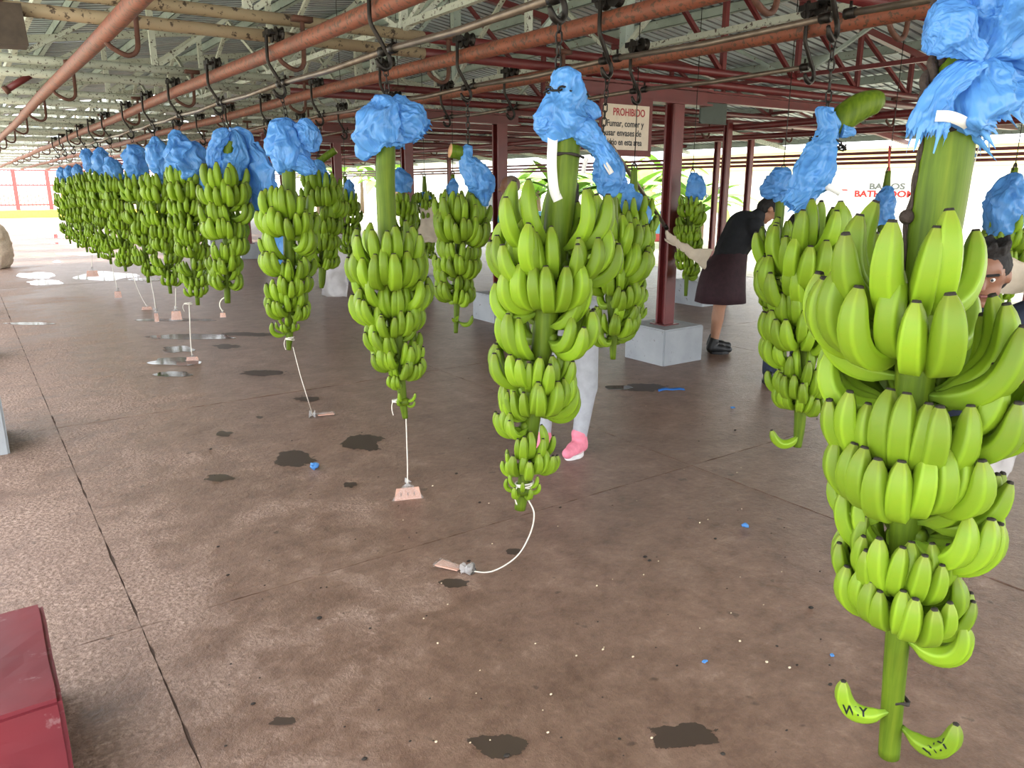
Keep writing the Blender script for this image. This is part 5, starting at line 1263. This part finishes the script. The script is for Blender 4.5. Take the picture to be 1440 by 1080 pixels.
# young man leaning in behind the nearest bunch
fy = (RT*-.62-HEAD*.78); hd = at(1388, 388, 3.58, 1.54); base = (hd.x+.34*HEAD.x+.10*RT.x, hd.y+.34*HEAD.y+.10*RT.y, 0); J = stand(base, fy, .40, 1.45)
J['head'] = hd; J['neck'] = hd - Z*.13 - fy*.06; J['chest'] = hd - Z*.30 - fy*.16; J['waist'] = hd-Z*.46-fy*.28; J['pelvis'] = Vector((base[0], base[1], .72))-fy*.06
ly = Z.cross(fy)
for s, e in (('l', 1), ('r', -1)):
    J['sh'+s] = J['chest']+Z*.12+ly*.17*e; J['el'+s] = J['sh'+s]-Z*.25+ly*.05*e+fy*.03; J['wr'+s] = J['el'+s]+fy*.20-Z*.08-ly*.05*e; J['hip'+s] = J['pelvis']+ly*.09*e-Z*.03; J['kn'+s] = Vector((base[0], base[1], .42))+ly*.12*e+fy*.16
mk('young man in dark navy clothes leaning in behind the nearest bunch', J, fy*.97-Z*.22, fy, base, skin=M['skindark'], hairm=M['hair'], hair='tuft', face=True, shoe_mat=(M['blackrubber'], M['blackrubber']), vox=.008,
   wear=[('shirt', M['navy'], TOP(0)), ('trousers', M['navy'], LEG(.012))])

# ================================================================== OUTSIDE
# washroom building with lettering
t = tag(empty('washroom_building', (26, 15, -.12)), 'white washroom building with pale yellow fascia seen beyond the open side', 'building')
b = MB(); b.box((0, -22, 0), (6, 8.3, 2.35)); b.obj('wall', M['wallwhite'], t, smooth=False)
b = MB(); b.box((-.55, -22.4, 2.33), (6.4, 8.7, 2.95)); b.obj('fascia', M['wallyellow'], t, smooth=False)
b = MB(); b.box((-.6, -22.6, 2.94), (6.5, 8.9, 3.02)); b.obj('roof_slab', M['wallwhite'], t, smooth=False)
def wall_text(txt, px, py_top, py_bot, mt, pxw):
    d = ray(px, py_bot); q = EYE+d*(26/d.x); d2 = ray(px, py_top); q2 = EYE+d2*(26/d2.x); d3 = ray(px+pxw, py_bot); q3 = EYE+d3*(26/d3.x)
    h = q2.z-q.z; wd = abs(q3.y-q.y)
    m = Matrix(((0, 0, -1, q.x-.012-26), (-1, 0, 0, q.y-15), (0, 1, 0, q.z+.12), (0, 0, 0, 1)))
    o = text('lettering', txt, h/.70, mt, t, m, .004, .035); bpy.context.view_layer.update(); o.matrix_basis = m @ Matrix.Diagonal((wd/max(.01, o.dimensions.x), 1, 1, 1)); return o
wall_text('BA\u00d1OS', 1222, 258, 266, M['textgrey'], 50)
wall_text('BATHROOMS', 1201, 268, 276.5, M['textred'], 93)
wall_text('HOMBRES', 964, 263, 270, M['textgrey'], 50)
wall_text('MEN', 988, 273, 279, M['textgrey'], 18)
d = ray(1156, 267); q = EYE+d*(26/d.x); d = ray(1192, 267); q2 = EYE+d*(26/d.x)
b = MB(); y0, y1, z = q.y-15, q2.y-15, q.z+.12
b.box((-.014, y1, z-.022), (-.0, y0, z+.022)); b.add([(-.014, y0+.16, z), (-.014, y0, z-.10), (-.014, y0, z+.10), (0, y0+.16, z), (0, y0, z-.10), (0, y0, z+.10)], [(0, 1, 2), (5, 4, 3), (0, 3, 4, 1), (1, 4, 5, 2), (2, 5, 3, 0)])
b.obj('arrow_mark', M['textred'], t, smooth=False)
# white block-screen building further down
c = EYE+ray(640, 300)*40; t = tag(empty('storage_building', (c.x, c.y, -.12), -PSI), 'white far building with a row of pierced blocks under its roof', 'building')
b = MB(); b.box((-2.6, 0, 0), (2.6, 5, 2.9)); b.obj('wall', M['wallwhite'], t, smooth=False)
b = MB(); b.box((-2.9, -.5, 2.9), (2.9, 5.3, 3.1)); b.obj('roof_slab', M['wallwhite'], t, smooth=False)
bl = MB(); bl.box((-.16, -.05, -.10), (.16, .0, .10)); bl.box((-.06, -.052, -.04), (.06, -.049, .04), 1)
bme = bl.mesh('vent_block', [M['wallwhite'], M['textgrey']], False)
for k in range(8): o = link('vent_block', bme, t); o.location = (-2.2+k*.56, 0, 2.35)
b = MB(); b.box((1.4, -.04, .0), (2.3, .0, 2.0)); b.obj('door_panel', M['textgrey'], t, smooth=False)
# low painted wall
c = EYE+ray(800, 322)*25; t = tag(empty('low_wall', (c.x, c.y, -.12), -PSI+.1), 'low blue wall with a red base among the banana plants', 'wall')
b = MB(); b.box((-1.4, 0, .22), (3.2, .15, .95)); b.obj('upper_band', M['mural'], t, smooth=False)
b = MB(); b.box((-1.4, -.02, 0), (3.2, .17, .24)); b.obj('base_band', M['gatered'], t, smooth=False)
# plants
def leaf(b, o, d, L, wd, droop, seed):
    d = d.normalized(); s = d.cross(Z).normalized(); n = 8; pts = []
    for i in range(n+1):
        u = i/n; q = o+d*(L*u)+Z*(L*(.55*u-droop*u*u)); ww = wd*math.sin(math.pi*min(1, u*.93+.06))**.7
        pts += [q+s*ww-Z*ww*.25, q, q-s*ww-Z*ww*.25]
    b.add(pts, [(3*i+a, 3*i+a+1, 3*i+a+4, 3*i+a+3) for i in range(n) for a in (0, 1)])
def plant(x, y, h, label, seed, grp='banana plants in the yard', nl=11, L=1.9):
    t = tag(empty('banana_plant', (x, y, -.13)), label, 'plant', grp); rg = random.Random(seed)
    b = MB(); b.tube([(0, 0, 0), (.05, 0, h*.5), (.02, .04, h)], [.14, .11, .07], 9); b.obj('trunk', M['trunk'], t)
    for k in range(nl):
        a = k*2.4+rg.uniform(-.3, .3); e = rg.uniform(.1, .9); b = MB()
        leaf(b, Vector((0, 0, h*rg.uniform(.72, 1))), Vector((math.cos(a), math.sin(a), e)), L*rg.uniform(.7, 1.1), rg.uniform(.2, .32), rg.uniform(.5, 1.1), k); b.obj('leaf', M['leafbright'], t)
pl = [(756, 280, 30, 1.7), (795, 280, 24, 1.5), (838, 280, 28, 1.9), (872, 285, 24, 1.5), (905, 280, 27, 1.8), (935, 280, 30, 2.2), (966, 285, 25, 1.6), (725, 275, 33, 2.0), (985, 285, 23, 1.3)]
for i, (px, py, dist, h) in enumerate(pl):
    q = EYE+ray(px, py)*dist; plant(q.x, q.y, h, f'bright green banana plant beyond the open side, {ORD[i]} of the near clump', i+1)
for i, (px, dist, h) in enumerate([(478, 44, 2.6), (508, 53, 3.0), (532, 42, 2.2), (556, 50, 2.8), (446, 52, 2.8)]):
    q = EYE+ray(px, 265)*dist; plant(q.x, q.y, h, f'far green plant behind the bell shaped bag, {ORD[i]} of the far clump', i+31, nl=13, L=2.4)
# far gate and its fence
Yg = 58.0
t = tag(empty('red_gate', (2.5, Yg, -.12)), 'faded red barred gate at the far end of the shed', 'gate')
for x in (-5, -1.2, .6, 2.4, 6.2, 10.2):
    b = MB(); b.box((x-.11, -.11, 0), (x+.11, .11, 2.75)); b.obj('gate_post', M['gatered'], t, smooth=False)
for z in (.55, 1.75, 2.65):
    b = MB(); b.box((-5, -.03, z), (10.2, .03, z+.09)); b.obj('cross_rail', M['gatered'], t, smooth=False)
bm_ = MB(); bm_.box((-.022, -.015, .5), (.022, .015, 2.7)); bme = bm_.mesh('gate_bar', M['gatered'], False)
for k in range(74): o = link('gate_bar', bme, t); o.location = (-5+k*.206, 0, 0)
t = tag(empty('kerb_wall', (2.5, 52, -.12)), 'low yellow painted kerb beyond the end of the floor', 'kerb')
b = MB(); b.box((-7, -.2, 0), (9, .2, .42)); b.obj('kerb_body', plain('yellow_kerb', (.80, .62, .10), .8), t, smooth=False)
